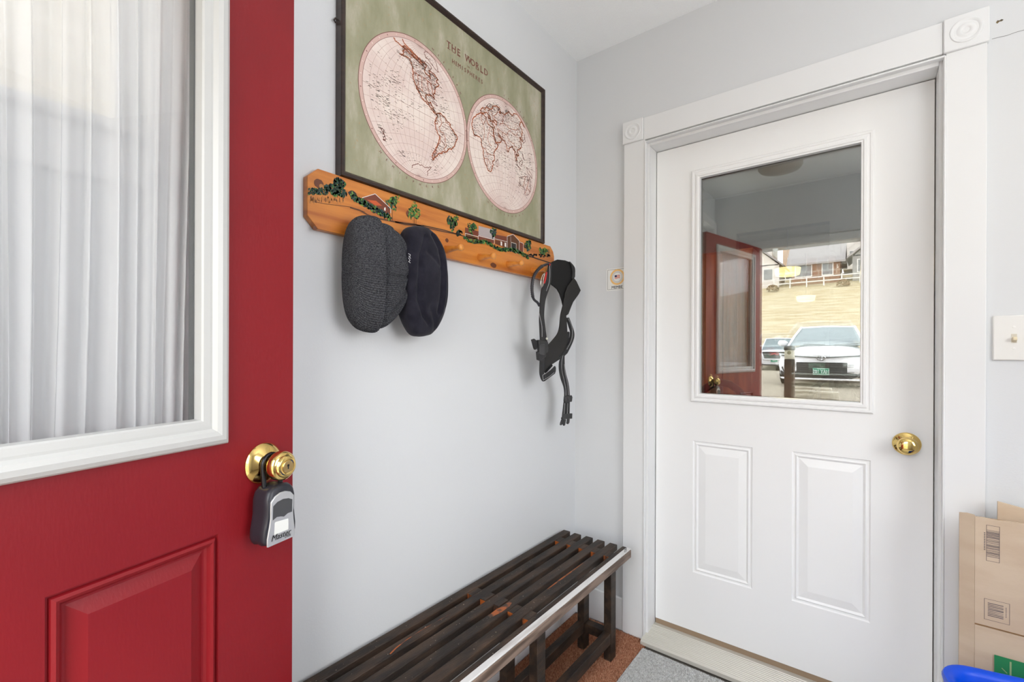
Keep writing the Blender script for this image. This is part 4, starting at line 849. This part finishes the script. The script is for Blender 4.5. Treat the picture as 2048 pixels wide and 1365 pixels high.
scratch([(.1015, -1.125), (.094, -1.10), (.0885, -1.06), (.087, -1.01), (.090, -.95), (.094, -.90)], [.004, .0045, .003, .002, .0015, .001])
scratch([(.194, -.84), (.197, -.80), (.198, -.76), (.196, -.74)], [.012, .022, .018, .010])
scratch([(.2425, -.60), (.2425, -.52), (.2430, -.45), (.2430, -.36)], [.003, .006, .005, .001])

# ================================================================= CARDBOARD, BIN
Yb = -.10
cb = thing('flattened_carton', 'flattened tan carton with barcodes standing against the wall by the door', 'box', (1.5, -.12, FZ))
xl, xr, zt, zc = 1.2795, 1.78, .7375, .4415
jag = lambda x0, x1, z, n: [(x0+(x1-x0)*i/n, z+random.uniform(-.0015, .0012)) for i in range(n+1)]
mb = MB(); mb.poly([(x, Yb, z) for x, z in [(1.3090, zc+.004)]+[(xr, zc+.001)]+list(reversed(jag(1.3090, xr, zt-.001, 30)))], (0, .006, 0)); mb.build('upper_panel', CARD, cb, bevel=.0003)
mb = MB(); mb.poly([(1.3090, Yb-.003, FZ), (xr, Yb-.003, FZ), (xr, Yb, zc-.004), (1.3090, Yb, zc-.001)], (0, .006, 0)); mb.build('lower_panel', CARD, cb, bevel=.0008)
mb = MB(); mb.poly([(xl, Yb+.012, FZ), (1.3088, Yb+.0005, FZ), (1.3088, Yb+.0005, zt+.002), (1.295, Yb+.006, zt+.0035), (xl, Yb+.012, zt)], (0, .006, 0)); mb.build('side_flap', CARD, cb)
MB().box(1.295, xr, Yb+.0065, Yb+.014, FZ, zt-.003).build('rear_panel', CARDE, cb)
mb = MB(); mb.mi(0); yk = Yb-.0003
def frame2(x0, x1, z0, z1, w_=.0009):
    for q in ((x0, x0+w_, z0, z1), (x1-w_, x1, z0, z1), (x0, x1, z0, z0+w_), (x0, x1, z1-w_, z1)): mb.quad((q[0], yk, q[2]), (q[1], yk, q[2]), (q[1], yk, q[3]), (q[0], yk, q[3]))
frame2(1.3305, 1.3560, .622, .719)
z = .634; rs = random.Random(9)
while z < .706:
    h_ = rs.choice((.0008, .0014, .002)); mb.quad((1.3312, yk, z), (1.3553, yk, z), (1.3553, yk, z+h_), (1.3312, yk, z+h_)); z += h_+rs.choice((.001, .0016, .0026))
for i in range(11): mb.quad((1.3262, yk, .650+i*.0045), (1.3288, yk, .650+i*.0045), (1.3288, yk, .6525+i*.0045), (1.3262, yk, .6525+i*.0045))
mb.build('printed_barcode', PRINTK, cb, fix=False); mb = MB(); frame2(1.3270, 1.3750, .4625, .5190)
for i in range(9): mb.quad((1.334, yk, .474+i*.0042), (1.3635, yk, .474+i*.0042), (1.3635, yk, .474+i*.0042+rs.choice((.001, .002, .003))), (1.334, yk, .476+i*.0042))
for i in range(7): mb.quad((1.3675, yk, .480+i*.004), (1.3690, yk, .480+i*.004), (1.3690, yk, .4825+i*.004), (1.3675, yk, .4825+i*.004))
mb.build('printed_barcode', PRINTK, cb, fix=False)
mb = MB(); mb.mi(0).quad((1.3462, Yb-.0036, .250), (1.60, Yb-.0036, .250), (1.60, Yb-.0034, .375), (1.3462, Yb-.0034, .375))
mb.mi(1).quad((1.3745, Yb-.0040, .310), (1.3780, Yb-.0040, .310), (1.3780, Yb-.0040, .368), (1.3745, Yb-.0040, .368)); mb.obox((1.3650, -.1040, .340), (.005, 0, -.005), (0, .0001, 0), (.0007, 0, .0007))
mb.build('green_print', [GREENP, mat('pale_green_ink', S(156, 178, 128), .6)], cb, fix=False)
c2 = thing('cardboard_sheet', 'taller tan cardboard sheet behind the barcoded carton', 'box', (1.6, -.06, FZ))
mb = MB(); mb.poly([(1.3585, -.068, FZ), (1.86, -.068, FZ), (1.86, -.056, .760), (1.44, -.056, .7610), (1.3585, -.056, .777)], (0, .005, 0)); mb.build('sheet', CARD, c2, bevel=.0006)
bi = thing('recycling_bin', 'bright blue plastic recycling bin in front of the carton', 'bin', (1.5, -.45, FZ))
ra = math.radians(12); bc = Vector((1.525, -.405, 0))
def rr(wx, wy, r, z, n=8):
    o = []
    for cx_, cy_, a0 in ((wx-r, wy-r, 0), (-wx+r, wy-r, 90), (-wx+r, -wy+r, 180), (wx-r, -wy+r, 270)):
        for i in range(n+1):
            a = math.radians(a0+90*i/n); x, y = cx_+r*math.cos(a), cy_+r*math.sin(a)
            o.append(Vector((bc.x+x*math.cos(ra)-y*math.sin(ra), bc.y+x*math.sin(ra)+y*math.cos(ra), z)))
    return o
RZm = .398
MB().loft([rr(.235, .155, .05, FZ+.006), rr(.262, .182, .06, RZm-.035), rr(.262, .182, .06, RZm-.008)], (True, False)).build('bin_body', BLUEP, bi, smooth=50)
MB().loft([rr(.2625, .1825, .06, RZm-.034), rr(.276, .196, .07, RZm-.030), rr(.281, .201, .072, RZm-.008), rr(.278, .198, .071, RZm-.001), rr(.272, .192, .068, RZm), rr(.262, .182, .062, RZm-.004), rr(.256, .176, .058, RZm-.012), rr(.250, .170, .055, RZm-.05), rr(.228, .148, .045, FZ+.012)], (False, True)).build('rim', BLUEP, bi, smooth=50)

# ================================================================= CEILING LIGHT (seen in the glass)
cl = thing('ceiling_light', 'unlit flush glass ceiling light reflected in the door glass', 'lamp', (.585, -1.64, CZ-.1))
MB().lathe((.585, -1.64, CZ), (0, 0, -1), [(0, .13), (.018, .13), (.022, .12)], 40).build('base', mat('lamp_base', (.6, .58, .55), .4, .5), cl, smooth=40)
MB().lathe((.585, -1.64, CZ), (0, 0, -1), [(.022, .135), (.05, .138), (.07, .125), (.082, .09), (.086, .03), (.086, .001)], 40).build('diffuser', mat('frosted_glass', (.40, .36, .32), .3), cl, smooth=60)

# ================================================================= ROOM BEYOND THE WHITE DOOR
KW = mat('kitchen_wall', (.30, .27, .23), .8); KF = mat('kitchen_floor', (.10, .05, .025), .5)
KWOOD = mat('warm_wood', S(150, 84, 40), .4, var=S(110, 58, 26), vscale=6, vstretch=(6, 6, .6))
kx0, kx1, ky1, kz1 = -1.6, 3.2, 7.4, 2.5
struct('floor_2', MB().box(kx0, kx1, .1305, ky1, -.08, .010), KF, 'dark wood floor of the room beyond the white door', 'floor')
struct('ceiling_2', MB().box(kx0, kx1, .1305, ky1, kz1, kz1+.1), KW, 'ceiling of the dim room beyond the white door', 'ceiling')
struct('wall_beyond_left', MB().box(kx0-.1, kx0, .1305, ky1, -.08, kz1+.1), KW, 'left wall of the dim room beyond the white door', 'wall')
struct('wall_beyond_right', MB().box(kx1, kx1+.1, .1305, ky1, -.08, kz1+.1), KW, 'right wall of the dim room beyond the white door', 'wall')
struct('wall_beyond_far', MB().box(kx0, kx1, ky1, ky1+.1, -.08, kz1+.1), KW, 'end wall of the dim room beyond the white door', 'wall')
mb = MB(); oy = 2.3
for a in ((kx0, .205, oy, oy+.1, .01, kz1), (.845, kx1, oy, oy+.1, .01, kz1), (.205, .845, oy, oy+.1, 2.17, kz1)): mb.box(*a)
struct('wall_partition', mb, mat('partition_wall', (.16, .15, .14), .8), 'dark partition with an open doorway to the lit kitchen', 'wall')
SHADE = mat('lit_shade', (.8, .7, .45), .6, emit=(1, .76, .34), es=1.15)
def pendant(x, y, z, label):
    t = thing('pendant_lamp', label, 'lamp', (x, y, z-.035), group='lit drum lamps beyond the white door')
    MB().lathe((x, y, z-.036), (0, 0, 1), [(0, .001), (0, .085), (.006, .098), (.030, .105), (.070, .110), (.072, .108)], 40).build('drum_shade', SHADE, t, smooth=50)
    MB().tube([(x, y, z+.03), (x, y, kz1)], .004, 6).build('cord', BLACKP, t)
    l = bpy.data.lights.new('pendant_bulb', 'AREA'); l.shape = 'DISK'; l.size = .16; l.energy = 9; l.color = (1, .72, .38)
    o = bpy.data.objects.new('pendant_bulb', l); COL.objects.link(o); o.location = (x, y, z-.038)
pendant(.466, 3.2, 1.950, 'larger nearer lit cream drum lamp seen through the door glass')
pendant(.424, 5.3, 1.895, 'smaller farther lit cream drum lamp seen through the door glass')
kc_ = thing('wooden_cabinet', 'warm brown varnished cabinet just beyond the door glass at left', 'cabinet', (.335, 1.5, .01))
MB().box(.165, .505, 1.32, 1.70, .01, 1.84).build('body', KWOOD, kc_, bevel=.004)
for k_ in range(2): MB().box(.168+k_*.169, .334+k_*.169, 1.30, 1.32, .08, 1.82).build('cabinet_door', KWOOD, kc_, bevel=.004)
l = bpy.data.lights.new('added_warm_bulb', 'AREA'); l.shape = 'DISK'; l.size = .14; l.energy = 4.5; l.color = (1, .70, .40)  # unseen lamp added to throw warm light on the cabinet
o = bpy.data.objects.new('added_warm_bulb', l); COL.objects.link(o); o.location = (.55, .72, 2.478); o.rotation_euler = (math.radians(18), math.radians(-6), 0)
dlt = thing('added_warm_lamp', 'added ceiling lamp just beyond the white door, warming the cabinet', 'lamp', (.55, .72, 2.48))
MB().lathe((.55, .72, 2.499), (0, 0, -1), [(0, .09), (.008, .088), (.010, .08)], 28).build('ring', TRIM, dlt)
def chair(x, y, rz, label):
    t = thing('dining_chair', label, 'chair', (x, y, .01), group='dark chairs beyond the white door'); c, s = math.cos(rz), math.sin(rz)
    CM = mat('dark_chair', (.05, .028, .018), .4)
    P = lambda a, b, z: Vector((x+a*c-b*s, y+a*s+b*c, z))
    MB().obox(P(0, 0, .45), Vector((c, s, 0))*.2, Vector((-s, c, 0))*.2, (0, 0, .02)).build('seat', CM, t, bevel=.01)
    for a in (-.17, .17):
        for b in (-.17, .17): MB().tube([P(a, b, .01), P(a*.95, b*.95, .44)], .016, 8).build('leg', CM, t)
    pts = [P(.19*math.cos(u), -.18-.03*math.sin(u), .62+.42*math.sin(u)) for u in [PI*i/16 for i in range(17)]]
    MB().tube([P(.18, -.18, .46)]+pts+[P(-.18, -.18, .46)], .018, 8).build('back_frame', CM, t, smooth=60)
    for a in (-.09, 0, .09): MB().tube([P(a, -.18, .46), P(a, -.2, .62+.40*math.sqrt(1-(a/.19)**2))], .012, 6).build('back_spindle', CM, t)
chair(.42, .66, .5, 'dark round-backed chair just beyond the door glass'); chair(.98, 1.75, -.3, 'dark round-backed chair deeper in the room beyond')

# ================================================================= OUTSIDE (seen mirrored in the door glass)
def gz(y):
    P = [(-2.41, -.18), (-3.4, .05), (-5, .28), (-7.5, .38), (-11, .40), (-16, .33), (-27, .18), (-30, .5), (-34, 2.0), (-62, 9.4), (-75, 12.0), (-120, 18)]
    for i in range(len(P)-1):
        if P[i+1][0] <= y <= P[i][0]: f = (y-P[i][0])/(P[i+1][0]-P[i][0]); return P[i][1]+(P[i+1][1]-P[i][1])*f
    return P[0][1] if y > P[0][0] else P[-1][1]
def gx(x, y): return gz(y)+(.00 if y > -28 else .012*x*min(1, (-28-y)/30))
def terrain(name, ys_, xs, m_, label, cat):
    mb = MB(); n = len(xs)
    mb.v = [(x, y, gx(x, y)) for y in ys_ for x in xs]
    for i in range(len(ys_)-1):
        for j in range(n-1): mb.f.append((i*n+j, i*n+j+1, (i+1)*n+j+1, (i+1)*n+j)); mb.m.append(0)
    return struct(name, mb, m_, label, cat, smooth=180)
GRAV = mat('gravel', S(176, 164, 148), .95, var=S(128, 120, 108), vscale=30, detail=8, spec=.1, bump=.5, bscale=60)
STRAW = mat('dry_grass', S(194, 182, 156), .95, var=S(170, 150, 116), vscale=1.6, vstretch=(.35, 1, .7), detail=14, spec=.05, bump=.6, bscale=6, lo=.35, hi=.68)
terrain('ground_gravel', [-2.42, -3.4, -5, -7.5, -11, -16, -27, -29], [-22+4*i for i in range(12)], GRAV, 'gravel parking area outside the entry', 'ground')
terrain('ground_hillside', [-29-2*i for i in range(46)], [-60+6*i for i in range(21)], STRAW, 'dry grass hillside rising behind the parked cars', 'hillside')
# timbers
TIM = mat('weathered_timber', S(196, 188, 172), .8, var=S(150, 140, 124), vscale=5, vstretch=(.6, 4, 4))
for i, (x0, x1, y, z, lab) in enumerate(((-.10, .56, -8.15, 0, 'upper pale parking timber in front of the white sedan'), (-.10, .70, -7.35, 0, 'lower pale parking timber nearer the doorway'))):
    tag(MB().box(x0, x1, y-.08, y+.08, gz(y)-.02, gz(y)+.15).build('parking_timber', TIM, bevel=.01), lab, 'timber', 'pale timbers in front of the sedan')
# bollard light
by = -4.5; bx = .315; bz = gz(by)
bo = thing('bollard_light', 'brown post light with a pale lantern head in front of the sedan', 'lamp', (bx, by, bz))
MB().box(bx-.052, bx+.052, by-.052, by+.052, bz-.05, 1.10).build('post', mat('bollard_brown', S(92, 66, 54), .5, var=S(50, 40, 36), vscale=4), bo, bevel=.008)
MB().box(bx-.050, bx+.050, by-.050, by+.050, 1.101, 1.210).build('lantern', mat('lantern_lens', S(222, 216, 196), .4), bo, bevel=.006)
mb = MB(); n_ = 10; mb.loft([[(bx-.055, by+.055*math.cos(PI*i/n_), 1.211+.055*math.sin(PI*i/n_)) for i in range(n_+1)], [(bx+.055, by+.055*math.cos(PI*i/n_), 1.211+.055*math.sin(PI*i/n_)) for i in range(n_+1)]])
mb.build('cap', mat('bollard_cap', S(40, 36, 40), .4), bo, bevel=.004)
MB().lathe((bx, by+.051, 1.18), (0, 1, 0), [(0, .022), (.004, .018), (.006, .004)], 20).build('lens_ring', mat('lens_ring', S(120, 110, 80), .4), bo)

# cars ------------------------------------------------------------
PWHITE = mat('pearl_white_paint', (.82, .82, .84), .15, coat=1.); CGLS = mat('car_glass', (.10, .14, .15), .06, spec=.9, coat=1.)
CBLK = mat('car_black_trim', (.02, .02, .022), .35); CHROME = mat('chrome', (.8, .8, .82), .08, 1.); TYRE = mat('tyre', (.025, .025, .027), .8)
PLATE = mat('green_plate', S(20, 130, 96), .5); PTXT = mat('plate_white', S(230, 240, 235), .5); LENS = mat('headlight_lens', (.55, .58, .60), .08, spec=.8, coat=1.)
CSEAT = mat('car_seat', (.22, .23, .23), .7)
def sect(hw, zb, zt, y, ex=3.2, n=28, tuck=.12):
    o = []; cz_ = (zb+zt)/2; hz = (zt-zb)/2
    for i in range(n):
        a = 2*PI*i/n; c, s = math.cos(a), math.sin(a); x = hw*math.copysign(abs(c)**(2/ex), c); z = hz*math.copysign(abs(s)**(2/ex), s)
        x *= 1-tuck*max(0, z/hz)*max(0, z/hz)-.06*max(0, -z/hz); o.append((x, y, cz_+z))
    return o
def car(name, label, ox, oy, oz, body, secs, gh, suv=False, ang=0.):
    t = thing(name, label, 'car', (ox, oy, oz)); ca, sa = math.cos(ang), math.sin(ang)
    T = lambda p: Vector((ox+p[0]*ca-p[1]*sa, oy+p[0]*sa+p[1]*ca, oz+p[2]))
    R3 = [[T(p) for p in sect(*s)] for s in secs]
    MB().loft(R3).build('body', body, t, smooth=55)
    # greenhouse: loops (y, hw_bottom, z_bottom, hw_top, z_top)
    zb, zr = gh['zb'], gh['zr']; hb, hr = gh['hb'], gh['hr']; y0, y1, y2, y3 = gh['y']
    bot = [(-hb, y0, zb), (0, y0+.10, zb), (hb, y0, zb), (hb+.02, (y0+y3)/2, zb), (hb-.05, y3, zb), (-hb+.05, y3, zb), (-hb-.02, (y0+y3)/2, zb)]
    top = [(-hr, y1, zr-.03), (0, y1+.06, zr-.012), (hr, y1, zr-.03), (hr+.01, (y1+y2)/2, zr-.03), (hr-.04, y2, zr-.04), (-hr+.04, y2, zr-.04), (-hr-.01, (y1+y2)/2, zr-.03)]
    MB().loft([[T(p) for p in bot], [T(p) for p in top]]).build('windows', CGLS, t)
    rf = [[(x*k_, (y-(y1+y2)/2)*k_+(y1+y2)/2, z+dz) for x, y, z in top] for k_, dz in ((1.03, -.012), (1.02, .008), (.93, .028), (.6, .040))]
    MB().loft([[T(p) for p in l] for l in rf]).build('roof', body, t, smooth=60)
    for s in (-1, 1):
        MB().tube([T((s*(hb+.01), y0-.0, zb-.02)), T((s*(hb*.55+hr*.45+.012), y0*.55+y1*.45, zb*.55+zr*.45)), T((s*(hr+.005), y1, zr-.02))], .030, 8).build('front_pillar', body, t, smooth=60)
        MB().tube([T((s*(hb+.012), (y0+y3)/2-.1, zb)), T((s*(hr+.008), (y1+y2)/2-.1, zr-.03))], .03, 6).build('side_pillar', CBLK, t)
        MB().lathe(T((s*(gh['w']-.10), gh['wy'], gh['wr'])), (ca*s, sa*s, 0), [(-.10, gh['wr']*.9), (-.10, gh['wr']), (.09, gh['wr']), (.105, gh['wr']*.9), (.10, gh['wr']*.62), (.07, gh['wr']*.6)], 28).build('wheel', TYRE, t, smooth=40)
        MB().lathe(T((s*(gh['w']-.10), gh['ry'], gh['wr'])), (ca*s, sa*s, 0), [(-.10, gh['wr']*.9), (-.10, gh['wr']), (.09, gh['wr']), (.105, gh['wr']*.9), (.10, gh['wr']*.62), (.07, gh['wr']*.6)], 28).build('wheel', TYRE, t, smooth=40)
        mr = MB().loft([[T((s*(hb+.06+d), y0-.25+b, zb+.07+c)) for b, c in [(k2*.06*math.cos(2*PI*i/12), k2*.075*math.sin(2*PI*i/12)) for i in range(12)]] for d, k2 in ((-.02, .3), (.04, .8), (.10, 1), (.17, .95), (.21, .5))])
        mr.build('side_mirror', body, t, smooth=60)
    return t, T
secs = [(.60, .30, .60, 0.0, 3), (.74, .20, .70, -.03, 3), (.82, .17, .755, -.12, 3), (.865, .16, .82, -.35, 3.2), (.885, .16, .90, -.75, 3.4), (.89, .16, .955, -1.1, 3.4), (.89, .16, .98, -1.5, 3.4), (.89, .16, .99, -3.4, 3.4), (.88, .18, 1.0, -4.1, 3.4), (.80, .25, .95, -4.5, 3), (.6, .35, .85, -4.6, 3)]
secs = [(a, b, c, d, e) for a, b, c, d, e in secs]
gh = dict(zb=.95, zr=1.455, hb=.76, hr=.56, y=(-1.12, -1.95, -3.25, -4.0), w=.89, wr=.325, wy=-.92, ry=-3.6)
cY = -10.35; cX = .245; cZ = .405
sd, T = car('white_sedan', 'white sedan with a green licence plate, mirrored in the door glass', cX, cY, cZ, PWHITE, secs, gh)
def front(pts, y, th_=.02): return [T((x, y(x) if callable(y) else y, z)) for x, z in pts], Vector((0, th_, 0))
fy = lambda x: .012-.10*abs(x/.85)**2.2
def fplate(name, pts, m_, off=0., th_=.02, parent=None, sub=1):
    xs_ = sorted({p[0] for p in pts}); st = []
    for i in range(len(xs_)-1):
        m_n = max(1, int((xs_[i+1]-xs_[i])/.06)); st += [xs_[i]+(xs_[i+1]-xs_[i])*k_/m_n for k_ in range(m_n)]
    st.append(xs_[-1]); e_ = 1e-4; st[0] += e_; st[-1] -= e_; loops = []
    for x in st:
        x += 1e-6; zz = []
        for i in range(len(pts)):
            a, b = pts[i], pts[(i+1) % len(pts)]
            if (a[0]-x)*(b[0]-x) < 0: zz.append(a[1]+(b[1]-a[1])*(x-a[0])/(b[0]-a[0]))
        if len(zz) < 2: continue
        y = fy(x)+off; loops.append([T((x, y, min(zz))), T((x, y, max(zz))), T((x, y+th_, max(zz))), T((x, y+th_, min(zz)))])
    return MB().loft(loops).build(name, m_, parent or sd)
fplate('bumper_skin', [(-.80, .26), (.80, .26), (.84, .50), (.80, .72), (.35, .735), (-.35, .735), (-.80, .72), (-.84, .50)], PWHITE, -.035, .03)
fplate('lower_grille', [(-.56, .20), (.56, .20), (.72, .30), (.78, .42), (.70, .555), (-.70, .555), (-.78, .42), (-.72, .30)], CBLK, -.004)
for z in (.30, .345, .46, .50): fplate('grille_bar', [(-.60, z), (.60, z), (.60, z+.008), (-.60, z+.008)], mat('grille_grey', (.10, .10, .10), .4), .012)
fplate('upper_grille', [(-.78, .70), (-.30, .665), (0, .650), (.30, .665), (.78, .70), (.78, .722), (.30, .690), (0, .675), (-.30, .690), (-.78, .722)], CBLK, 0)
for s in (-1, 1):
    q = [(s*.50, .685), (s*.70, .66), (s*.82, .70), (s*.84, .76), (s*.70, .745)]
    fplate('headlight', q if s > 0 else q, LENS, -.03, .035)
    fplate('fog_vent', [(s*.66, .22), (s*.80, .27), (s*.80, .36), (s*.70, .30)], CBLK, -.005)
fplate('lip_spoiler', [(-.78, .165), (.78, .165), (.82, .205), (-.82, .205)], PWHITE, -.02, .035)
em = MB()
def oval(rx, rz, cz_, r=.008, m=22): em.tube([T((rx*math.cos(2*PI*i/m), fy(0)+.028, cz_+rz*math.sin(2*PI*i/m))) for i in range(m+1)], r, 6)
oval(.082, .056, .655, .008); oval(.048, .022, .688, .006); oval(.020, .050, .655, .006)
em.build('badge', CHROME, sd, smooth=60)
lp_ = fplate('licence_plate', [(-.155, .275), (.155, .275), (.155, .43), (-.155, .43)], PLATE, .014, .008)
mb = MB(); U_, V_ = -Vector((1, 0, 0)), Vector((0, 0, 1))
yf = fy(0)+.0235
put_txt(mb, 'HAY 185', .088, T((0, yf, .345)), U_*.92, V_*1.25); put_txt(mb, 'VERMONT', .026, T((0, yf, .41)), U_*1.3, V_)
for q in ((-.15, -.145, .28, .425), (.145, .15, .28, .425), (-.15, .15, .28, .284), (-.15, .15, .421, .425)): mb.add([T((q[0], yf, q[2])), T((q[1], yf, q[2])), T((q[1], yf, q[3])), T((q[0], yf, q[3]))], [(0, 1, 2, 3)])
mb.build('plate_lettering', PTXT, lp_, fix=False)
for s in (-.38, .38):
    MB().loft([[T((s+a*k_, -1.85, z)) for a, z in ((-.2, .9), (.2, .9), (.2, 1.18), (.1, 1.30), (-.1, 1.30), (-.2, 1.18))] for k_ in (1,)]+[[T((s+a, -1.98, z)) for a, z in ((-.2, .9), (.2, .9), (.2, 1.18), (.1, 1.30), (-.1, 1.30), (-.2, 1.18))]]).build('seat', CSEAT, sd)
for s in (-1, 1): MB().tube([T((s*.1+.1, -1.02, .965)), T((s*.1+s*.45+.1, -1.10, .985))], .008, 6).build('wiper', CBLK, sd)

DSUV = mat('silver_suv_paint', (.68, .69, .72), .2, coat=1.)
secs2 = [(.78, .38, .95, 0.0, 4), (.90, .28, 1.05, -.05, 4), (.95, .25, 1.12, -.4, 4.2), (.97, .25, 1.17, -1.2, 4.2), (.98, .25, 1.18, -4.6, 4.2), (.9, .4, 1.1, -4.9, 4)]
gh2 = dict(zb=1.10, zr=1.80, hb=.82, hr=.66, y=(-1.25, -1.85, -4.3, -4.75), w=.97, wr=.38, wy=-.95, ry=-3.9)
sv, T = car('silver_suv', 'silver sport utility car parked farther back beside the white sedan', -2.92, -26.2, gz(-26.2), DSUV, secs2, gh2, True)
fy = lambda x: .012-.06*abs(x/.95)**2.5
def f2(name, pts, m_, off=0., th_=.02, parent=None): return MB().poly([T((x, fy(x)+off, z)) for x, z in pts], Vector((0, th_, 0))).build(name, m_, parent or sv)
f2('grille', [(-.46, .66), (.46, .66), (.58, 1.02), (-.58, 1.02)], CBLK, .0)
f2('lower_bumper', [(-.9, .28), (.9, .28), (.93, .62), (-.93, .62)], mat('suv_bumper', (.05, .045, .045), .5), -.01, .03)
mb = MB(); mb.tube([T((x, .045, z)) for x, z in ((-.64, 1.04), (-.50, .60), (.50, .60), (.64, 1.04))], .03, 8); mb.build('grille_surround', CHROME, sv, smooth=60)
mb = MB(); put_txt(mb, 'GMC', .20, T((0, .045, .90)), -Vector((1, 0, 0)), Vector((0, 0, 1))); mb.build('badge_letters', mat('badge_red', S(200, 60, 60), .4), sv, fix=False)
lp2 = f2('licence_plate', [(-.155, .47), (.155, .47), (.155, .63), (-.155, .63)], PLATE, .03, .01)
mb = MB(); put_txt(mb, '185', .11, T((0, .058, .55)), -Vector((1, 0, 0)), Vector((0, 0, 1))); mb.build('plate_lettering', PTXT, lp2, fix=False)
for s in (-1, 1): f2('headlight', [(s*.66, .80), (s*.90, .82), (s*.92, 1.0), (s*.66, 1.02)], LENS, -.02, .05)

# houses on the hill ------------------------------------------------
HW = [mat('house_white', S(216, 208, 200), .8), mat('house_tan', S(196, 166, 140), .8), mat('house_grey', S(150, 146, 142), .8), mat('house_brown', S(146, 112, 90), .8)]
HR = [mat('roof_grey', S(158, 152, 150), .9), mat('roof_dark', S(104, 98, 98), .9)]; HG = mat('house_window', (.22, .22, .22), .2); HT = mat('house_trim', S(226, 222, 216), .7)
def house(x, y, w_, d_, h_, rh, wm, rm_, label, gable=False, dz=0.):
    z = gx(x, y)-.6+dz; t = thing('house', label, 'house', (x, y, z), group='houses along the hilltop')
    MB().box(x-w_/2, x+w_/2, y-d_/2, y+d_/2, z, z+h_).build('walls', wm, t)
    o = .5; zt_ = z+h_
    if gable: mb = MB().loft([[(x-w_/2-o, yy_, zt_-.15), (x, yy_, zt_+rh), (x+w_/2+o, yy_, zt_-.15), (x+w_/2+o, yy_, zt_-.35), (x, yy_, zt_+rh-.25), (x-w_/2-o, yy_, zt_-.35)] for yy_ in (y-d_/2-o, y+d_/2+o)])
    else: mb = MB().loft([[(xx, y-d_/2-o, zt_-.15), (xx, y, zt_+rh), (xx, y+d_/2+o, zt_-.15), (xx, y+d_/2+o, zt_-.35), (xx, y, zt_+rh-.25), (xx, y-d_/2-o, zt_-.35)] for xx in (x-w_/2-o, x+w_/2+o)])
    mb.build('roof', rm_, t)
    if gable: MB().poly([(x-w_/2, y+d_/2, zt_-.1), (x+w_/2, y+d_/2, zt_-.1), (x, y+d_/2, zt_+rh-.35)], (0, -d_, 0)).build('gable', wm, t)
    n_ = max(2, int(w_/2.2))
    for f_ in range(int(h_//2.5)):
        for i in range(n_):
            wx = x-w_/2+(i+.5)*w_/n_; wz = z+1.0+f_*2.5; ww = .45 if (i+f_) % 2 else .75
            q = MB().box(wx-ww-.1, wx+ww+.1, y+d_/2, y+d_/2+.06, wz-.1, wz+1.35).build('window_frame', HT, t)
            MB().box(wx-ww, wx+ww, y+d_/2+.06, y+d_/2+.09, wz, wz+1.25).build('window_pane', HG, q)
house(-15.6, -63, 4.6, 5, 2.8, 2.2, HW[2], HR[1], 'grey cottage beyond the left end of the front hilltop row', True)
house(-9.6, -63, 4.6, 5, 2.8, 2.4, HW[0], HR[0], 'pale gabled house, left one of the front hilltop row', True)
house(-3.7, -63, 4.6, 5, 2.6, 2.2, HW[3], HR[0], 'brown house with a grey roof, middle of the front hilltop row', False)
house(2.2, -63, 5.0, 5, 2.8, 2.4, HW[2], HR[0], 'grey house with a steep front gable, right one of the front hilltop row', True)
house(8.4, -63, 5.0, 5, 2.8, 2.4, HW[0], HR[1], 'white cottage beyond the right end of the front hilltop row', True)
house(-12.5, -73, 6.0, 5, 5.4, 2.0, HW[0], HR[0], 'large pale two-storey house in the back row at left', False, .8)
house(-5.4, -73, 5.6, 5, 5.4, 2.0, HW[1], HR[0], 'tan two-storey house in the middle of the back row', False, .8)
house(1.4, -73, 5.8, 5, 5.4, 2.0, HW[0], HR[0], 'pale two-storey house in the back row right of the tan one', False, .8)
house(9.0, -73, 7.0, 5, 5.4, 2.0, HW[2], HR[0], 'large grey house in the back row at the far right', False, .8)
fe = thing('hill_fence', 'white rail fence in front of the hilltop houses', 'fence', (-3, -59, gx(-3, -59)))
FW_ = mat('fence_white', S(226, 222, 216), .7)
for i in range(14):
    x = -14+i*1.6; MB().box(x-.06, x+.06, -59.06, -58.94, gx(x, -59)-.1, gx(x, -59)+1.15).build('post', FW_, fe)
for k_ in (.55, 1.0): MB().loft([[(x, -59+a, gx(x, -59)+k_+b) for a, b in ((-.04, -.06), (.04, -.06), (.04, .06), (-.04, .06))] for x in (-14.3, 7)]).build('rail', FW_, fe)
def bush(x, y, r, label, m_):
    t = MB(); z = gx(x, y); rs2 = random.Random(int(x*10+99))
    for i in range(260):
        a, b = rs2.uniform(0, 6.28), rs2.uniform(-.2, 1.5); c = Vector((x+r*math.cos(a)*math.cos(b), y+r*math.sin(a)*math.cos(b), z+r*.9*math.sin(b)+.2)); n_ = Vector((rs2.gauss(0, 1), rs2.gauss(0, 1), rs2.gauss(0, 1))).normalized(); u_ = n_.orthogonal().normalized()*.16*r; v_ = n_.cross(u_)
        t.quad(c-u_, c-v_, c+u_, c+v_)
    tag(t.build('shrub', m_, fix=False), label, 'shrub')
BUSH = mat('dull_shrub', S(150, 126, 98), .9)
bush(-7.5, -57.2, .6, 'brown leafless shrub at the left of the hilltop fence', BUSH); bush(-1.0, -57.2, .55, 'brown leafless shrub by the middle of the hilltop fence', BUSH)
tag(MB().box(EX0+.001, EX1-.001, YE-WT-.9, YE-.001, -.30, -.02).build('door_step', mat('step_concrete', S(170, 168, 162), .85)), 'concrete step outside the entry doorway', 'step')
